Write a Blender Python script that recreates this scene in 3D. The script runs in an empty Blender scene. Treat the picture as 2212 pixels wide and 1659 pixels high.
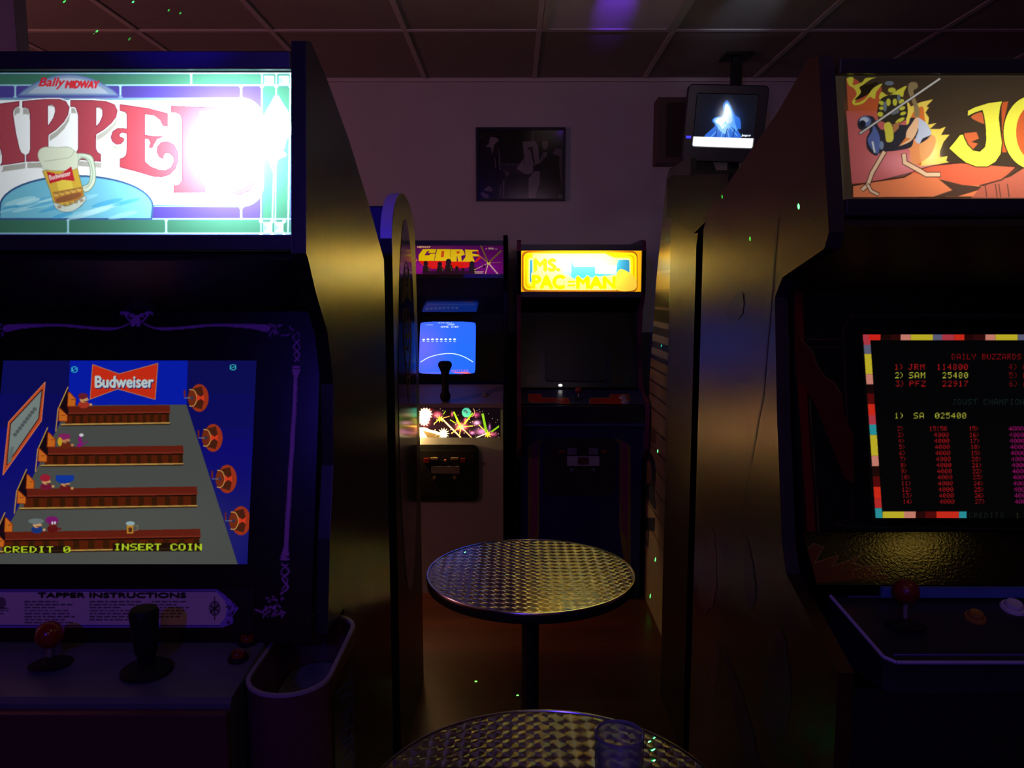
import bpy, bmesh, math, random
import numpy as np
from mathutils import Vector, Matrix
random.seed(7)
SC = bpy.context.scene
COL = SC.collection
RAD = math.radians

# ------------------------------------------------------------------ camera
CAM_Z, PITCH, YAW, FPX = 1.5, 6.67, 0.10, 1690.0
cd = bpy.data.cameras.new('camera'); cam = bpy.data.objects.new('camera', cd); COL.objects.link(cam)
cam.location = (0, 0, CAM_Z)
cam.rotation_euler = (RAD(90 - PITCH), 0, RAD(YAW))
cd.sensor_width = 36.0; cd.lens = FPX / 2212 * 36.0; cd.clip_start = 0.02
SC.camera = cam
SC.view_settings.view_transform = 'Standard'
SC.view_settings.look = 'None'
SC.view_settings.exposure = 0.0
SC.view_settings.gamma = 1.0
SC.view_settings.use_curve_mapping = False

w = bpy.data.worlds.new('world'); SC.world = w; w.use_nodes = True
w.node_tree.nodes['Background'].inputs[0].default_value = (0.30, 0.22, 0.34, 1)
w.node_tree.nodes['Background'].inputs[1].default_value = 0.004

CR = cam.rotation_euler.to_matrix()
CRT = np.array(CR.transposed())
def ray(px, py):
    return (CR @ Vector(((px - 1106) / FPX, -(py - 829.5) / FPX, -1.0)))
def project(v):                        # (n,3) array of places -> photo pixels
    q = (np.asarray(v, float) - np.array([0, 0, CAM_Z])) @ CRT.T
    return 1106 + FPX * q[:, 0] / -q[:, 2], 829.5 - FPX * q[:, 1] / -q[:, 2]
def P(px, py, X=None, Y=None, Z=None):
    d = ray(px, py)
    if X is not None: t = X / d.x
    elif Y is not None: t = Y / d.y
    else: t = (Z - CAM_Z) / d.z
    return Vector((d.x * t, d.y * t, CAM_Z + d.z * t))

# ------------------------------------------------------------------ lamps of the room, with added fills
def lamp(name, kind, loc, energy, color, aim=None, **kw):
    l = bpy.data.lights.new(name, kind); o = bpy.data.objects.new(name, l); COL.objects.link(o)
    l.energy = energy; l.color = color; o.location = loc
    for k, v in kw.items(): setattr(l, k, v)
    if aim is not None:
        o.rotation_euler = (Vector(aim) - Vector(loc)).to_track_quat('-Z', 'Y').to_euler()
    return o
lamp('blue_party_lamp', 'SPOT', (-0.62, -1.50, 2.30), 34, (0.08, 0.04, 1.0), aim=(-0.1, 1.6, 1.2), spot_size=RAD(95), spot_blend=0.9, shadow_soft_size=0.03)
lamp('curved_edge_blue_fill', 'SPOT', (-0.62, -1.52, 2.30), 170, (0.02, 0.005, 1.0), aim=(-0.37, 2.40, 1.71), spot_size=RAD(5.5), spot_blend=0.5, shadow_soft_size=0.02)  # added spot that strengthens the blue on the round-topped cabinet's edge
lamp('violet_wash_lamp', 'AREA', (0.2, -1.0, 2.55), 1.3, (0.85, 0.50, 0.76), aim=(0.1, 4.0, 1.9), size=0.5)
lamp('red_party_lamp', 'POINT', (-2.9, 2.2, 1.95), 24.0, (1.0, 0.32, 0.34), shadow_soft_size=0.12, specular_factor=0.1)
lamp('lavender_bounce_fill', 'SPOT', (2.4, 2.5, 2.3), 7.0, (0.74, 0.64, 0.86), aim=(0.85, 4.55, 1.3), spot_size=RAD(75), spot_blend=1.0, shadow_soft_size=0.2)  # added fill standing in for lavender bounce on the back wall
lamp('dim_warm_fill', 'POINT', (0.1, 0.5, 2.15), 0.9, (1.0, 0.62, 0.45), shadow_soft_size=0.15)  # added warm fill, no fitting of the room
lamp('amber_ledge_fill', 'POINT', (1.32, 0.93, 2.50), 1.2, (1.0, 0.66, 0.10), shadow_soft_size=0.085)  # unseen source added for the amber reflection on the right ledge
lamp('warm_ceiling_fill', 'SPOT', (0.35, 1.5, 2.05), 7.0, (1.0, 0.74, 0.58), aim=(0.1, 3.5, 2.69), spot_size=RAD(92), spot_blend=1.0, shadow_soft_size=0.1, specular_factor=0.2)  # added fill that brightens the ceiling tiles
lamp('ceiling_violet_beam', 'SPOT', (0.40, 2.60, 2.50), 60, (0.20, 0.03, 1.0), aim=(0.425, 3.36, 2.69), spot_size=RAD(15), spot_blend=1.0, shadow_soft_size=0.01)
lamp('ceiling_white_beam', 'SPOT', (1.00, 2.60, 2.50), 9.0, (0.6, 0.75, 1.0), aim=(1.0, 3.35, 2.69), spot_size=RAD(22), spot_blend=1.0, shadow_soft_size=0.01)

# ------------------------------------------------------------------ materials
MC = {}
def mat(name, col=(0.5, 0.5, 0.5), rough=0.5, metal=0.0, spec=0.5, coat=0.0, noise=0.0, nscale=40.0, bump=0.0, stretch=None, attr=False, emis=None, gain=1.0, transl=0.0, sample='AUTO'):
    if name in MC: return MC[name]
    m = bpy.data.materials.new(name); m.use_nodes = True; nt = m.node_tree; N = nt.nodes; L = nt.links
    b = N['Principled BSDF']; out = N['Material Output']
    b.inputs['Base Color'].default_value = (*col, 1)
    b.inputs['Roughness'].default_value = rough; b.inputs['Metallic'].default_value = metal
    b.inputs['Specular IOR Level'].default_value = spec; b.inputs['Coat Weight'].default_value = coat
    src = None
    if attr:
        a = N.new('ShaderNodeAttribute'); a.attribute_name = 'print'; src = a.outputs['Color']
        g = N.new('ShaderNodeMix'); g.data_type = 'RGBA'; g.blend_type = 'MULTIPLY'; g.inputs[0].default_value = 1.0
        g.inputs[7].default_value = (gain, gain, gain, 1); L.new(src, g.inputs[6]); 
        L.new(g.outputs[2], b.inputs['Base Color'])
    if noise or bump:
        tc = N.new('ShaderNodeTexCoord'); mp = N.new('ShaderNodeMapping'); nz = N.new('ShaderNodeTexNoise')
        mp.inputs['Scale'].default_value = stretch or (1, 1, 1); nz.inputs['Scale'].default_value = nscale; nz.inputs['Detail'].default_value = 5
        L.new(tc.outputs['Object'], mp.inputs['Vector']); L.new(mp.outputs[0], nz.inputs['Vector'])
        if noise and not attr:
            mx = N.new('ShaderNodeMix'); mx.data_type = 'RGBA'
            mx.inputs[6].default_value = (*[c * (1 - noise) for c in col], 1); mx.inputs[7].default_value = (*[min(1, c * (1 + noise)) for c in col], 1)
            L.new(nz.outputs['Fac'], mx.inputs[0]); L.new(mx.outputs[2], b.inputs['Base Color'])
        if bump:
            bp = N.new('ShaderNodeBump'); bp.inputs['Strength'].default_value = bump; bp.inputs['Distance'].default_value = 0.002
            L.new(nz.outputs['Fac'], bp.inputs['Height']); L.new(bp.outputs[0], b.inputs['Normal'])
    if emis is not None:
        if attr: L.new(src, b.inputs['Emission Color'])
        else: b.inputs['Emission Color'].default_value = (*col, 1)
        b.inputs['Emission Strength'].default_value = emis
        m.cycles.emission_sampling = sample
    if transl:
        t = N.new('ShaderNodeBsdfTranslucent'); L.new(src, t.inputs['Color'])
        ad = N.new('ShaderNodeMixShader'); ad.inputs[0].default_value = transl
        L.new(b.outputs[0], ad.inputs[1]); L.new(t.outputs[0], ad.inputs[2]); L.new(ad.outputs[0], out.inputs['Surface'])
    MC[name] = m
    return m

BLACK = mat('black_laminate', (0.009, 0.008, 0.009), 0.42, spec=0.3, noise=0.2, nscale=60)
BLACKG = mat('black_gloss', (0.006, 0.006, 0.007), 0.16, noise=0.2)
EDGE = mat('black_edge_plastic', (0.018, 0.018, 0.024), 0.4, noise=0.15)
WHITEBOX = mat('grey_lamp_box', (0.35, 0.35, 0.35), 0.7, noise=0.05)
CHROME = mat('chrome', (0.7, 0.7, 0.72), 0.12, metal=1.0, noise=0.05)
STEEL = mat('dull_steel', (0.35, 0.35, 0.37), 0.4, metal=0.9, noise=0.1)
RUBBER = mat('black_rubber', (0.008, 0.008, 0.008), 0.6, spec=0.25, noise=0.2)
REDP = mat('red_plastic', (0.24, 0.010, 0.010), 0.18, noise=0.1, nscale=20)

def laminate(name, col, rough=0.30, spec=0.9, tint=(1, 0.76, 0.40)):
    """side panel laminate with a fine vertical grain in its gloss"""
    if name in MC: return MC[name]
    m = mat(name, col, rough, spec=spec); nt = m.node_tree; N = nt.nodes; L = nt.links; b = N['Principled BSDF']; b.inputs['Specular Tint'].default_value = (*tint, 1)
    tc = N.new('ShaderNodeTexCoord'); mp = N.new('ShaderNodeMapping'); nz = N.new('ShaderNodeTexNoise')
    mp.inputs['Scale'].default_value = (1, 160, 2.0); nz.inputs['Scale'].default_value = 3; nz.inputs['Detail'].default_value = 4
    L.new(tc.outputs['Object'], mp.inputs['Vector']); L.new(mp.outputs[0], nz.inputs['Vector'])
    r = N.new('ShaderNodeMapRange'); r.inputs[3].default_value = rough * 0.85; r.inputs[4].default_value = rough * 1.2
    L.new(nz.outputs['Fac'], r.inputs[0]); L.new(r.outputs[0], b.inputs['Roughness'])
    n2 = N.new('ShaderNodeTexNoise'); n2.inputs['Scale'].default_value = 4; L.new(tc.outputs['Object'], n2.inputs['Vector'])
    mx = N.new('ShaderNodeMix'); mx.data_type = 'RGBA'
    mx.inputs[6].default_value = (*[c * 0.75 for c in col], 1); mx.inputs[7].default_value = (*[c * 1.25 for c in col], 1)
    L.new(n2.outputs['Fac'], mx.inputs[0]); L.new(mx.outputs[2], b.inputs['Base Color'])
    return m

# ------------------------------------------------------------------ object helpers
def tag(o, label=None, cat=None, group=None, kind=None):
    if label: o['label'] = label
    if cat: o['category'] = cat
    if group: o['group'] = group
    if kind: o['kind'] = kind
    return o
def thing(name, label, cat, loc=(0, 0, 0), group=None):
    o = bpy.data.objects.new(name, None); COL.objects.link(o); o.location = loc; o.empty_display_size = 0.1
    return tag(o, label, cat, group)
def link(name, me, m, parent=None, label=None):
    o = bpy.data.objects.new(name, me); COL.objects.link(o)
    if m: me.materials.append(m)
    if parent is not None:
        o.parent = parent
        base = Vector((0, 0, 0)); q = parent
        while q is not None: base += Vector(q.location); q = q.parent
        o.location = Vector((0, 0, 0))
        me.transform(Matrix.Translation(-base))
    if label: o['label'] = label
    return o
def mesh(name, bm, m, parent=None, label=None, smooth=False, normals=True):
    if normals: bmesh.ops.recalc_face_normals(bm, faces=bm.faces)
    me = bpy.data.meshes.new(name); bm.to_mesh(me); bm.free()
    if smooth:
        for p in me.polygons: p.use_smooth = True
        try: me.set_sharp_from_angle(angle=RAD(40))
        except Exception: pass
    return link(name, me, m, parent, label)
def bx(bm, x0, x1, y0, y1, z0, z1, bev=0.0):
    r = bmesh.ops.create_cube(bm, size=1.0); vs = r['verts']
    for v in vs:
        v.co = Vector(((x0 + x1) / 2 + v.co.x * (x1 - x0), (y0 + y1) / 2 + v.co.y * (y1 - y0), (z0 + z1) / 2 + v.co.z * (z1 - z0)))
    if bev:
        es = {e for v in vs for e in v.link_edges}
        bmesh.ops.bevel(bm, geom=list(es), offset=bev, segments=2, affect='EDGES', profile=0.7)
    return vs
def box(name, x0, x1, y0, y1, z0, z1, m, parent=None, bev=0.0, label=None):
    bm = bmesh.new(); bx(bm, x0, x1, y0, y1, z0, z1, bev)
    return mesh(name, bm, m, parent, label)
def prism(bm, prof, x0, x1, bev=0.0):
    """polygon of (Y, z) points pulled along X"""
    a = [bm.verts.new((x0, y, z)) for y, z in prof]; b = [bm.verts.new((x1, y, z)) for y, z in prof]
    n = len(prof)
    bm.faces.new(a); bm.faces.new(b[::-1])
    for i in range(n): bm.faces.new((a[i], b[i], b[(i + 1) % n], a[(i + 1) % n]))
def strip(bm, path, x0, x1, t=0.015):
    """board of thickness t along an open (Y, z) path, spanning x0..x1; thickness to the right of the path's direction"""
    q = []
    for i, (y, z) in enumerate(path):
        y0, z0 = path[max(0, i - 1)]; y1, z1 = path[min(len(path) - 1, i + 1)]
        dy, dz = y1 - y0, z1 - z0; l = math.hypot(dy, dz) or 1
        q.append((y + dz / l * t, z - dy / l * t))
    prism(bm, list(path) + q[::-1], x0, x1)
def cyl(bm, c, axis, r0, r1, h, n=24, caps=True):
    ax = Vector(axis).normalized(); rot = Vector((0, 0, 1)).rotation_difference(ax).to_matrix().to_4x4()
    bmesh.ops.create_cone(bm, cap_ends=caps, segments=n, radius1=r0, radius2=r1, depth=h, matrix=Matrix.Translation(Vector(c) + ax * h / 2) @ rot)
def lathe(bm, prof, c=(0, 0, 0), n=40, axis=None):
    """(r, z) profile spun about z"""
    rings = []
    for r, z in prof:
        if r < 1e-6: rings.append([bm.verts.new((0, 0, z))])
        else: rings.append([bm.verts.new((r * math.cos(2 * math.pi * k / n), r * math.sin(2 * math.pi * k / n), z)) for k in range(n)])
    new = [v for g in rings for v in g]
    for a, b in zip(rings, rings[1:]):
        for k in range(n):
            k2 = (k + 1) % n
            f = [a[k % len(a)], a[k2 % len(a)], b[k2 % len(b)], b[k % len(b)]]
            f2 = []
            for v in f:
                if v not in f2: f2.append(v)
            if len(f2) > 2:
                try: bm.faces.new(f2)
                except ValueError: pass
    M = Matrix.Translation(Vector(c))
    if axis is not None: M = M @ Vector((0, 0, 1)).rotation_difference(Vector(axis).normalized()).to_matrix().to_4x4()
    bmesh.ops.transform(bm, matrix=M, verts=new)
def rrect(w, h, r, n=6):
    pts = []
    for cx, cy, a0 in ((w / 2 - r, h / 2 - r, 0), (-w / 2 + r, h / 2 - r, 90), (-w / 2 + r, -h / 2 + r, 180), (w / 2 - r, -h / 2 + r, 270)):
        for k in range(n + 1):
            a = RAD(a0 + 90 * k / n); pts.append((cx + r * math.cos(a), cy + r * math.sin(a)))
    return pts
def plate(bm, pts, O, U, V, t):
    """flat plate with the 2D outline pts laid on O + U*a + V*b, thick t towards U x V"""
    O, U, V = Vector(O), Vector(U), Vector(V); n = U.cross(V).normalized() * t
    a = [bm.verts.new(O + U * p[0] + V * p[1]) for p in pts]; b = [bm.verts.new(O + U * p[0] + V * p[1] + n) for p in pts]
    k = len(pts); bm.faces.new(a[::-1]); bm.faces.new(b)
    for i in range(k): bm.faces.new((a[i], a[(i + 1) % k], b[(i + 1) % k], b[i]))

def side_panels(root, prof, xl, xr, th, m, n_front, edge=EDGE, edge_path=None, labels=None):
    """the two cabinet sides, each with its edge moulding; n_front: slice of the profile carrying the moulding"""
    outs = []
    for x0, x1 in ((xl, xl + th), (xr - th, xr)):
        bm = bmesh.new(); prism(bm, prof, x0, x1)
        s = mesh('side_panel', bm, m, root)
        path = edge_path or prof[n_front]
        bm = bmesh.new(); strip(bm, path, x0 + 0.0006, x1 - 0.0006, -0.0035 )
        mesh('edge_molding', bm, edge, s)
        outs.append(s)
    return outs

# ------------------------------------------------------------------ flat prints: a drawing on a canvas in photo pixels or free units, carried by a fine mesh
F57 = {}
for ch, hx in zip("0123456789ABCDEFGHIJKLMNOPQRSTUVWXYZ)>-", """3E5149453E 00427F4000 4261514946 2141454B31 1814127F10 2745454539 3C4A494930 0171090503 3649494936 064949291E
7E1111117E 7F49494936 3E41414122 7F4141221C 7F49494941 7F09090901 3E4149497A 7F0808087F 00417F4100 2040413F01 7F08142241 7F40404040 7F020C027F 7F0408107F 3E4141413E 7F09090906 3E4151215E 7F09192946 4649494931 01017F0101 3F4040403F 1F2040201F 3F4038403F 6314081463 0708700807 6151494543 0041221C00 4122140800 0808080808""".split()):
    F57[ch] = [int(hx[i:i + 2], 16) for i in range(0, 10, 2)]
_TXT = {}
def text_polys(s):
    if s in _TXT: return _TXT[s]
    c = bpy.data.curves.new('t', 'FONT'); c.body = s; c.resolution_u = 4; c.fill_mode = 'BOTH'
    o = bpy.data.objects.new('t', c); COL.objects.link(o)
    dg = bpy.context.evaluated_depsgraph_get(); me = bpy.data.meshes.new_from_object(o.evaluated_get(dg))
    ps = [[(me.vertices[i].co.x, me.vertices[i].co.y) for i in p.vertices] for p in me.polygons]
    bpy.data.objects.remove(o); bpy.data.curves.remove(c); bpy.data.meshes.remove(me)
    xs = [p[0] for q in ps for p in q]; ys = [p[1] for q in ps for p in q]
    x0, x1, y0, y1 = min(xs), max(xs), min(ys), max(ys)
    _TXT[s] = [[((x - x0) / (x1 - x0), (y - y0) / (y1 - y0)) for x, y in q] for q in ps]
    return _TXT[s]
def smooth(pts, n=6, closed=True):
    out = []; k = len(pts)
    for i in range(k if closed else k - 1):
        p0, p1, p2, p3 = [np.array(pts[(i + j) % k] if closed else pts[min(max(i + j, 0), k - 1)], float) for j in (-1, 0, 1, 2)]
        for t in np.linspace(0, 1, n, endpoint=False):
            out.append(tuple(0.5 * (2 * p1 + (p2 - p0) * t + (2 * p0 - 5 * p1 + 4 * p2 - p3) * t * t + (3 * p1 - p0 - 3 * p2 + p3) * t ** 3)))
    if not closed: out.append(tuple(map(float, pts[-1])))
    return out
class Canvas:
    def __init__(s, x0, y0, x1, y1, res=1.0, bg=(0, 0, 0)):
        s.x0, s.y0, s.res = x0, y0, res; s.w = int(round((x1 - x0) * res)); s.h = int(round((y1 - y0) * res))
        s.im = np.empty((s.h, s.w, 3)); s.im[:] = bg; s.T = (1, 0, 0)
    def crop(s, scale, ox, oy): s.T = (scale, ox, oy); return s
    def X(s, p): return ((p[0] / s.T[0] + s.T[1] - s.x0) * s.res, (p[1] / s.T[0] + s.T[2] - s.y0) * s.res)
    def mask(s, polys, raw=False):
        """coverage of the union of polygons (each even-odd); returns window and coverage"""
        polys = [np.array([p if raw else s.X(p) for p in q]) for q in polys]
        a = np.concatenate(polys); i0, j0 = np.floor(a.min(0)).astype(int) - 1; i1, j1 = np.ceil(a.max(0)).astype(int) + 1
        i0, j0, i1, j1 = max(i0, 0), max(j0, 0), min(i1, s.w), min(j1, s.h)
        if i1 <= i0 or j1 <= j0: return None
        cov = np.zeros((j1 - j0, i1 - i0))
        for sx in (0.25, 0.75):
            for sy in (0.25, 0.75):
                tot = np.zeros(cov.shape, bool)
                for q in polys:
                    b0 = np.maximum(np.floor(q.min(0)).astype(int) - 1, (i0, j0)); b1 = np.minimum(np.ceil(q.max(0)).astype(int) + 1, (i1, j1))
                    if b1[0] <= b0[0] or b1[1] <= b0[1]: continue
                    gx = (np.arange(b0[0], b1[0]) + sx)[None, :]; gy = (np.arange(b0[1], b1[1]) + sy)[:, None]
                    ins = np.zeros((b1[1] - b0[1], b1[0] - b0[0]), bool)
                    for (xa, ya), (xb, yb) in zip(q, np.roll(q, -1, 0)):
                        if ya == yb: continue
                        ins ^= ((ya > gy) != (yb > gy)) & (gx < (xb - xa) * (gy - ya) / (yb - ya) + xa)
                    tot[b0[1] - j0:b1[1] - j0, b0[0] - i0:b1[0] - i0] |= ins
                cov += tot * 0.25
        return (j0, j1, i0, i1), cov
    def blend(s, r, col, alpha=1.0):
        if r is None: return
        (j0, j1, i0, i1), c = r; c = (c * alpha)[..., None]; w = s.im[j0:j1, i0:i1]
        s.im[j0:j1, i0:i1] = w * (1 - c) + np.array(col, float) * c
    def fill(s, pts, col, alpha=1.0, sm=False, line=None, lw=2):
        if sm: pts = smooth(pts)
        s.blend(s.mask([pts]), col, alpha)
        if line is not None: s.line(list(pts) + [pts[0]], line, lw)
    def line(s, pts, col, lw, alpha=1.0, sm=False):
        if sm: pts = smooth(pts, closed=False)
        qs = []
        for (xa, ya), (xb, yb) in zip(pts, pts[1:]):
            dx, dy = xb - xa, yb - ya; l = math.hypot(dx, dy)
            if l == 0: continue
            nx, ny = -dy / l * lw / 2, dx / l * lw / 2; ex, ey = dx / l * lw * 0.25, dy / l * lw * 0.25
            qs.append([(xa + nx - ex, ya + ny - ey), (xb + nx + ex, yb + ny + ey), (xb - nx + ex, yb - ny + ey), (xa - nx - ex, ya - ny - ey)])
        if qs: s.blend(s.mask(qs), col, alpha)
    def ell(s, cx, cy, rx, ry, col, alpha=1.0, rot=0, a0=0, a1=360):
        c, d = math.cos(RAD(rot)), math.sin(RAD(rot)); pts = []
        for k in range(40):
            t = RAD(a0 + (a1 - a0) * k / (40 if a1 - a0 == 360 else 39)); x, y = rx * math.cos(t), ry * math.sin(t)
            pts.append((cx + x * c - y * d, cy + x * d + y * c))
        s.fill(pts, col, alpha)
    def rect(s, x0, y0, x1, y1, col, alpha=1.0): s.fill([(x0, y0), (x1, y0), (x1, y1), (x0, y1)], col, alpha)
    def soft(s, cx, cy, rx, ry, col, alpha=1.0, pw=1.0):
        (X, Y) = s.X((cx, cy)); k = s.res / s.T[0]
        gx = (np.arange(s.w) + 0.5)[None, :]; gy = (np.arange(s.h) + 0.5)[:, None]
        g = np.exp(-(((gx - X) / (rx * k)) ** 2 + ((gy - Y) / (ry * k)) ** 2) * pw)[..., None] * alpha
        s.im = s.im * (1 - g) + np.array(col, float) * g
    def text(s, t, x, y, wd, h, col, shear=0.0, alpha=1.0, rot=0.0, bold=0.0):
        """t in the box with lower left corner x, y"""
        c, d = math.cos(RAD(rot)), math.sin(RAD(rot)); qs = []
        for q in text_polys(t):
            for off in ((0, 0),) if not bold else ((-bold, 0), (bold, 0), (0, -bold), (0, bold)):
                qs.append([(x + (a * wd + shear * b * h) * c + b * h * d + off[0], y + (a * wd + shear * b * h) * d - b * h * c + off[1]) for a, b in q])
        s.blend(s.mask(qs), col, alpha)
    def pix(s, t, x, y, cw, chh, col, pitch=None, alpha=1.0):
        """5x7 game lettering, top left x, y; cw x chh one dot; pitch: advance"""
        qs = []; pitch = pitch or 6 * cw
        for i, ch in enumerate(t):
            for a, bits in enumerate(F57.get(ch, [])):
                for b in range(7):
                    if bits >> b & 1:
                        xx, yy = x + i * pitch + a * cw, y + b * chh
                        qs.append([(xx, yy), (xx + cw, yy), (xx + cw, yy + chh), (xx, yy + chh)])
        if qs: s.blend(s.mask(qs), col, alpha)
    def sample(s, px, py):
        x = np.clip((px - s.x0) * s.res - 0.5, 0, s.w - 1.001); y = np.clip((py - s.y0) * s.res - 0.5, 0, s.h - 1.001)
        i = x.astype(int); j = y.astype(int); fx = (x - i)[:, None]; fy = (y - j)[:, None]; im = s.im
        i2 = np.minimum(i + 1, s.w - 1); j2 = np.minimum(j + 1, s.h - 1)
        return (im[j, i] * (1 - fx) + im[j, i2] * fx) * (1 - fy) + (im[j2, i] * (1 - fx) + im[j2, i2] * fx) * fy
def printed(name, cv, O, U, V, step, m, parent, mode='px', hole=None, keep=None, bulge=0.0, label=None, t=0.0):
    """rectangle O + a*U + b*V (a, b in 0..1, metres) as a fine mesh coloured by the drawing cv.
    mode 'px': the drawing was traced in photo pixels; 'uv': it is in 0..1 units with v down."""
    O, U, V = [np.array(q, float) for q in (O, U, V)]
    nu = max(2, int(round(np.linalg.norm(U) / step))); nv = max(2, int(round(np.linalg.norm(V) / step)))
    a = np.linspace(0, 1, nu + 1); b = np.linspace(0, 1, nv + 1); A, B = np.meshgrid(a, b); A = A.ravel(); B = B.ravel()
    co = O + A[:, None] * U + B[:, None] * V
    if bulge:
        n = np.cross(U, V); n /= np.linalg.norm(n)
        co = co + n * (bulge * (1 - (2 * A - 1) ** 2) * (1 - (2 * B - 1) ** 2))[:, None]
    if mode == 'px':
        col = cv.sample(*project(co))
    else: col = cv.sample(cv.x0 + A * cv.w / cv.res, cv.y0 + (1 - B) * cv.h / cv.res)
    idx = np.arange((nu + 1) * (nv + 1)).reshape(nv + 1, nu + 1)
    q = np.stack([idx[:-1, :-1], idx[:-1, 1:], idx[1:, 1:], idx[1:, :-1]], -1).reshape(-1, 4)
    ca = ((a[:-1] + a[1:]) / 2)[None, :].repeat(nv, 0).ravel(); cb = ((b[:-1] + b[1:]) / 2)[:, None].repeat(nu, 1).ravel()
    if hole: q = q[~((ca > hole[0]) & (ca < hole[1]) & (cb > hole[2]) & (cb < hole[3]))]
    if keep is not None: q = q[keep(ca, cb)] if not hole else q
    me = bpy.data.meshes.new(name)
    me.vertices.add(len(co)); me.vertices.foreach_set('co', co.ravel())
    me.loops.add(q.size); me.loops.foreach_set('vertex_index', q.ravel().astype(np.int32))
    me.polygons.add(len(q)); me.polygons.foreach_set('loop_start', np.arange(0, q.size, 4, dtype=np.int32))
    me.update(calc_edges=True); me.validate()
    ca_ = me.color_attributes.new('print', 'FLOAT_COLOR', 'POINT')
    lin = np.clip(col / 255.0, 0, 1); lin = np.where(lin <= 0.04045, lin / 12.92, ((lin + 0.055) / 1.055) ** 2.4)
    if len(me.vertices) == len(lin):
        ca_.data.foreach_set('color', np.concatenate([lin, np.ones((len(lin), 1))], 1).ravel().astype(np.float32))
    return link(name, me, m, parent, label)

# ================================================================== the room
H, BACK = 2.69, 4.55
def structure(o): return tag(o, kind='structure')
wallm = mat('wall_paint', (0.50, 0.47, 0.49), 0.75, noise=0.06, nscale=6, bump=0.15)
dado = mat('dark_dado_paint', (0.05, 0.045, 0.06), 0.6, noise=0.15, nscale=8)
ceilm = mat('ceiling_tile_board', (0.30, 0.27, 0.25), 0.9, noise=0.22, nscale=90, bump=0.5)
gridm = mat('ceiling_grid_metal', (0.55, 0.52, 0.50), 0.5, noise=0.05)

def floor_mat():
    m = mat('red_wood_floor', (0.16, 0.035, 0.012), 0.36, spec=0.35); nt = m.node_tree; N, L = nt.nodes, nt.links; b = N['Principled BSDF']
    tc = N.new('ShaderNodeTexCoord'); br = N.new('ShaderNodeTexBrick'); br.offset = 0.4
    br.inputs['Color1'].default_value = (0.13, 0.026, 0.009, 1); br.inputs['Color2'].default_value = (0.07, 0.014, 0.006, 1); br.inputs['Mortar'].default_value = (0.01, 0.004, 0.003, 1)
    br.inputs['Scale'].default_value = 1.0; br.inputs['Brick Width'].default_value = 1.2; br.inputs['Row Height'].default_value = 0.12; br.inputs['Mortar Size'].default_value = 0.0015
    L.new(tc.outputs['Object'], br.inputs['Vector'])
    mp = N.new('ShaderNodeMapping'); mp.inputs['Scale'].default_value = (2, 60, 1); nz = N.new('ShaderNodeTexNoise'); nz.inputs['Scale'].default_value = 2; nz.inputs['Detail'].default_value = 6
    L.new(tc.outputs['Object'], mp.inputs['Vector']); L.new(mp.outputs[0], nz.inputs['Vector'])
    mx = N.new('ShaderNodeMix'); mx.data_type = 'RGBA'; mx.blend_type = 'MULTIPLY'; mx.inputs[0].default_value = 0.8
    L.new(br.outputs['Color'], mx.inputs[6]); L.new(nz.outputs['Fac'], mx.inputs[7]); L.new(mx.outputs[2], b.inputs['Base Color'])
    return m
structure(box('floor', -3.7, 3.7, -2.6, 4.7, -0.1, 0.0, floor_mat()))
structure(box('ceiling', -3.7, 3.7, -2.6, 4.7, H, H + 0.08, ceilm))
structure(box('wall_back', -3.7, 3.7, BACK, BACK + 0.1, 0, H, wallm))
structure(box('wall_left', -3.7, -3.6, -2.6, BACK, 0, H, wallm))
structure(box('wall_right', 3.6, 3.7, -2.6, BACK, 0, H, wallm))
structure(box('wall_front', -3.7, 3.7, -2.7, -2.6, 0, H, wallm))
structure(box('baseboard_back', -3.6, 3.6, BACK - 0.006, BACK, 0, 1.27, dado))
bm = bmesh.new()
GX = P(1160, 110, Z=H).x
for k in range(-6, 7):
    x = GX + 0.612 * k
    if abs(x) < 3.58: bx(bm, x - 0.012, x + 0.012, -2.59, BACK - 0.001, H - 0.006, H - 0.0005)
GY = P(1100, 64, Z=H).y
for k in range(-5, 1):
    y = GY + 1.22 * k
    bx(bm, -3.59, 3.59, y - 0.012, y + 0.012, H - 0.007, H - 0.0005)
bx(bm, -3.59, 3.59, BACK - 0.022, BACK - 0.001, H - 0.02, H - 0.0005)
structure(mesh('trim_1', bm, gridm))
structure(box('trim_2', -1.80, -1.432, 2.35, 2.41, 0, H - 0.001, mat('pillar_paint', (0.30, 0.28, 0.33), 0.6, noise=0.1)))
# unlit light panel of the ceiling
t = thing('ceiling_light', 'unlit flat ceiling light panel with pale diffuser and a violet spot on it', 'ceiling light', (GX + 0.306, GY - 0.61, H))
bm = bmesh.new(); x0, x1, y0, y1 = GX + 0.014, GX + 0.598, GY - 1.20, GY - 0.016
for a in ((x0, x1, y0, y0 + 0.025), (x0, x1, y1 - 0.025, y1), (x0, x0 + 0.025, y0 + 0.025, y1 - 0.025), (x1 - 0.025, x1, y0 + 0.025, y1 - 0.025)):
    bx(bm, *a, H - 0.014, H - 0.0005)
mesh('frame', bm, mat('light_frame_metal', (0.45, 0.44, 0.43), 0.45, noise=0.05), t)
box('diffuser', x0 + 0.026, x1 - 0.026, y0 + 0.026, y1 - 0.026, H - 0.008, H - 0.0005, mat('milky_diffuser', (0.62, 0.60, 0.66), 0.35, noise=0.04, nscale=120, bump=0.3), t)

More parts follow.
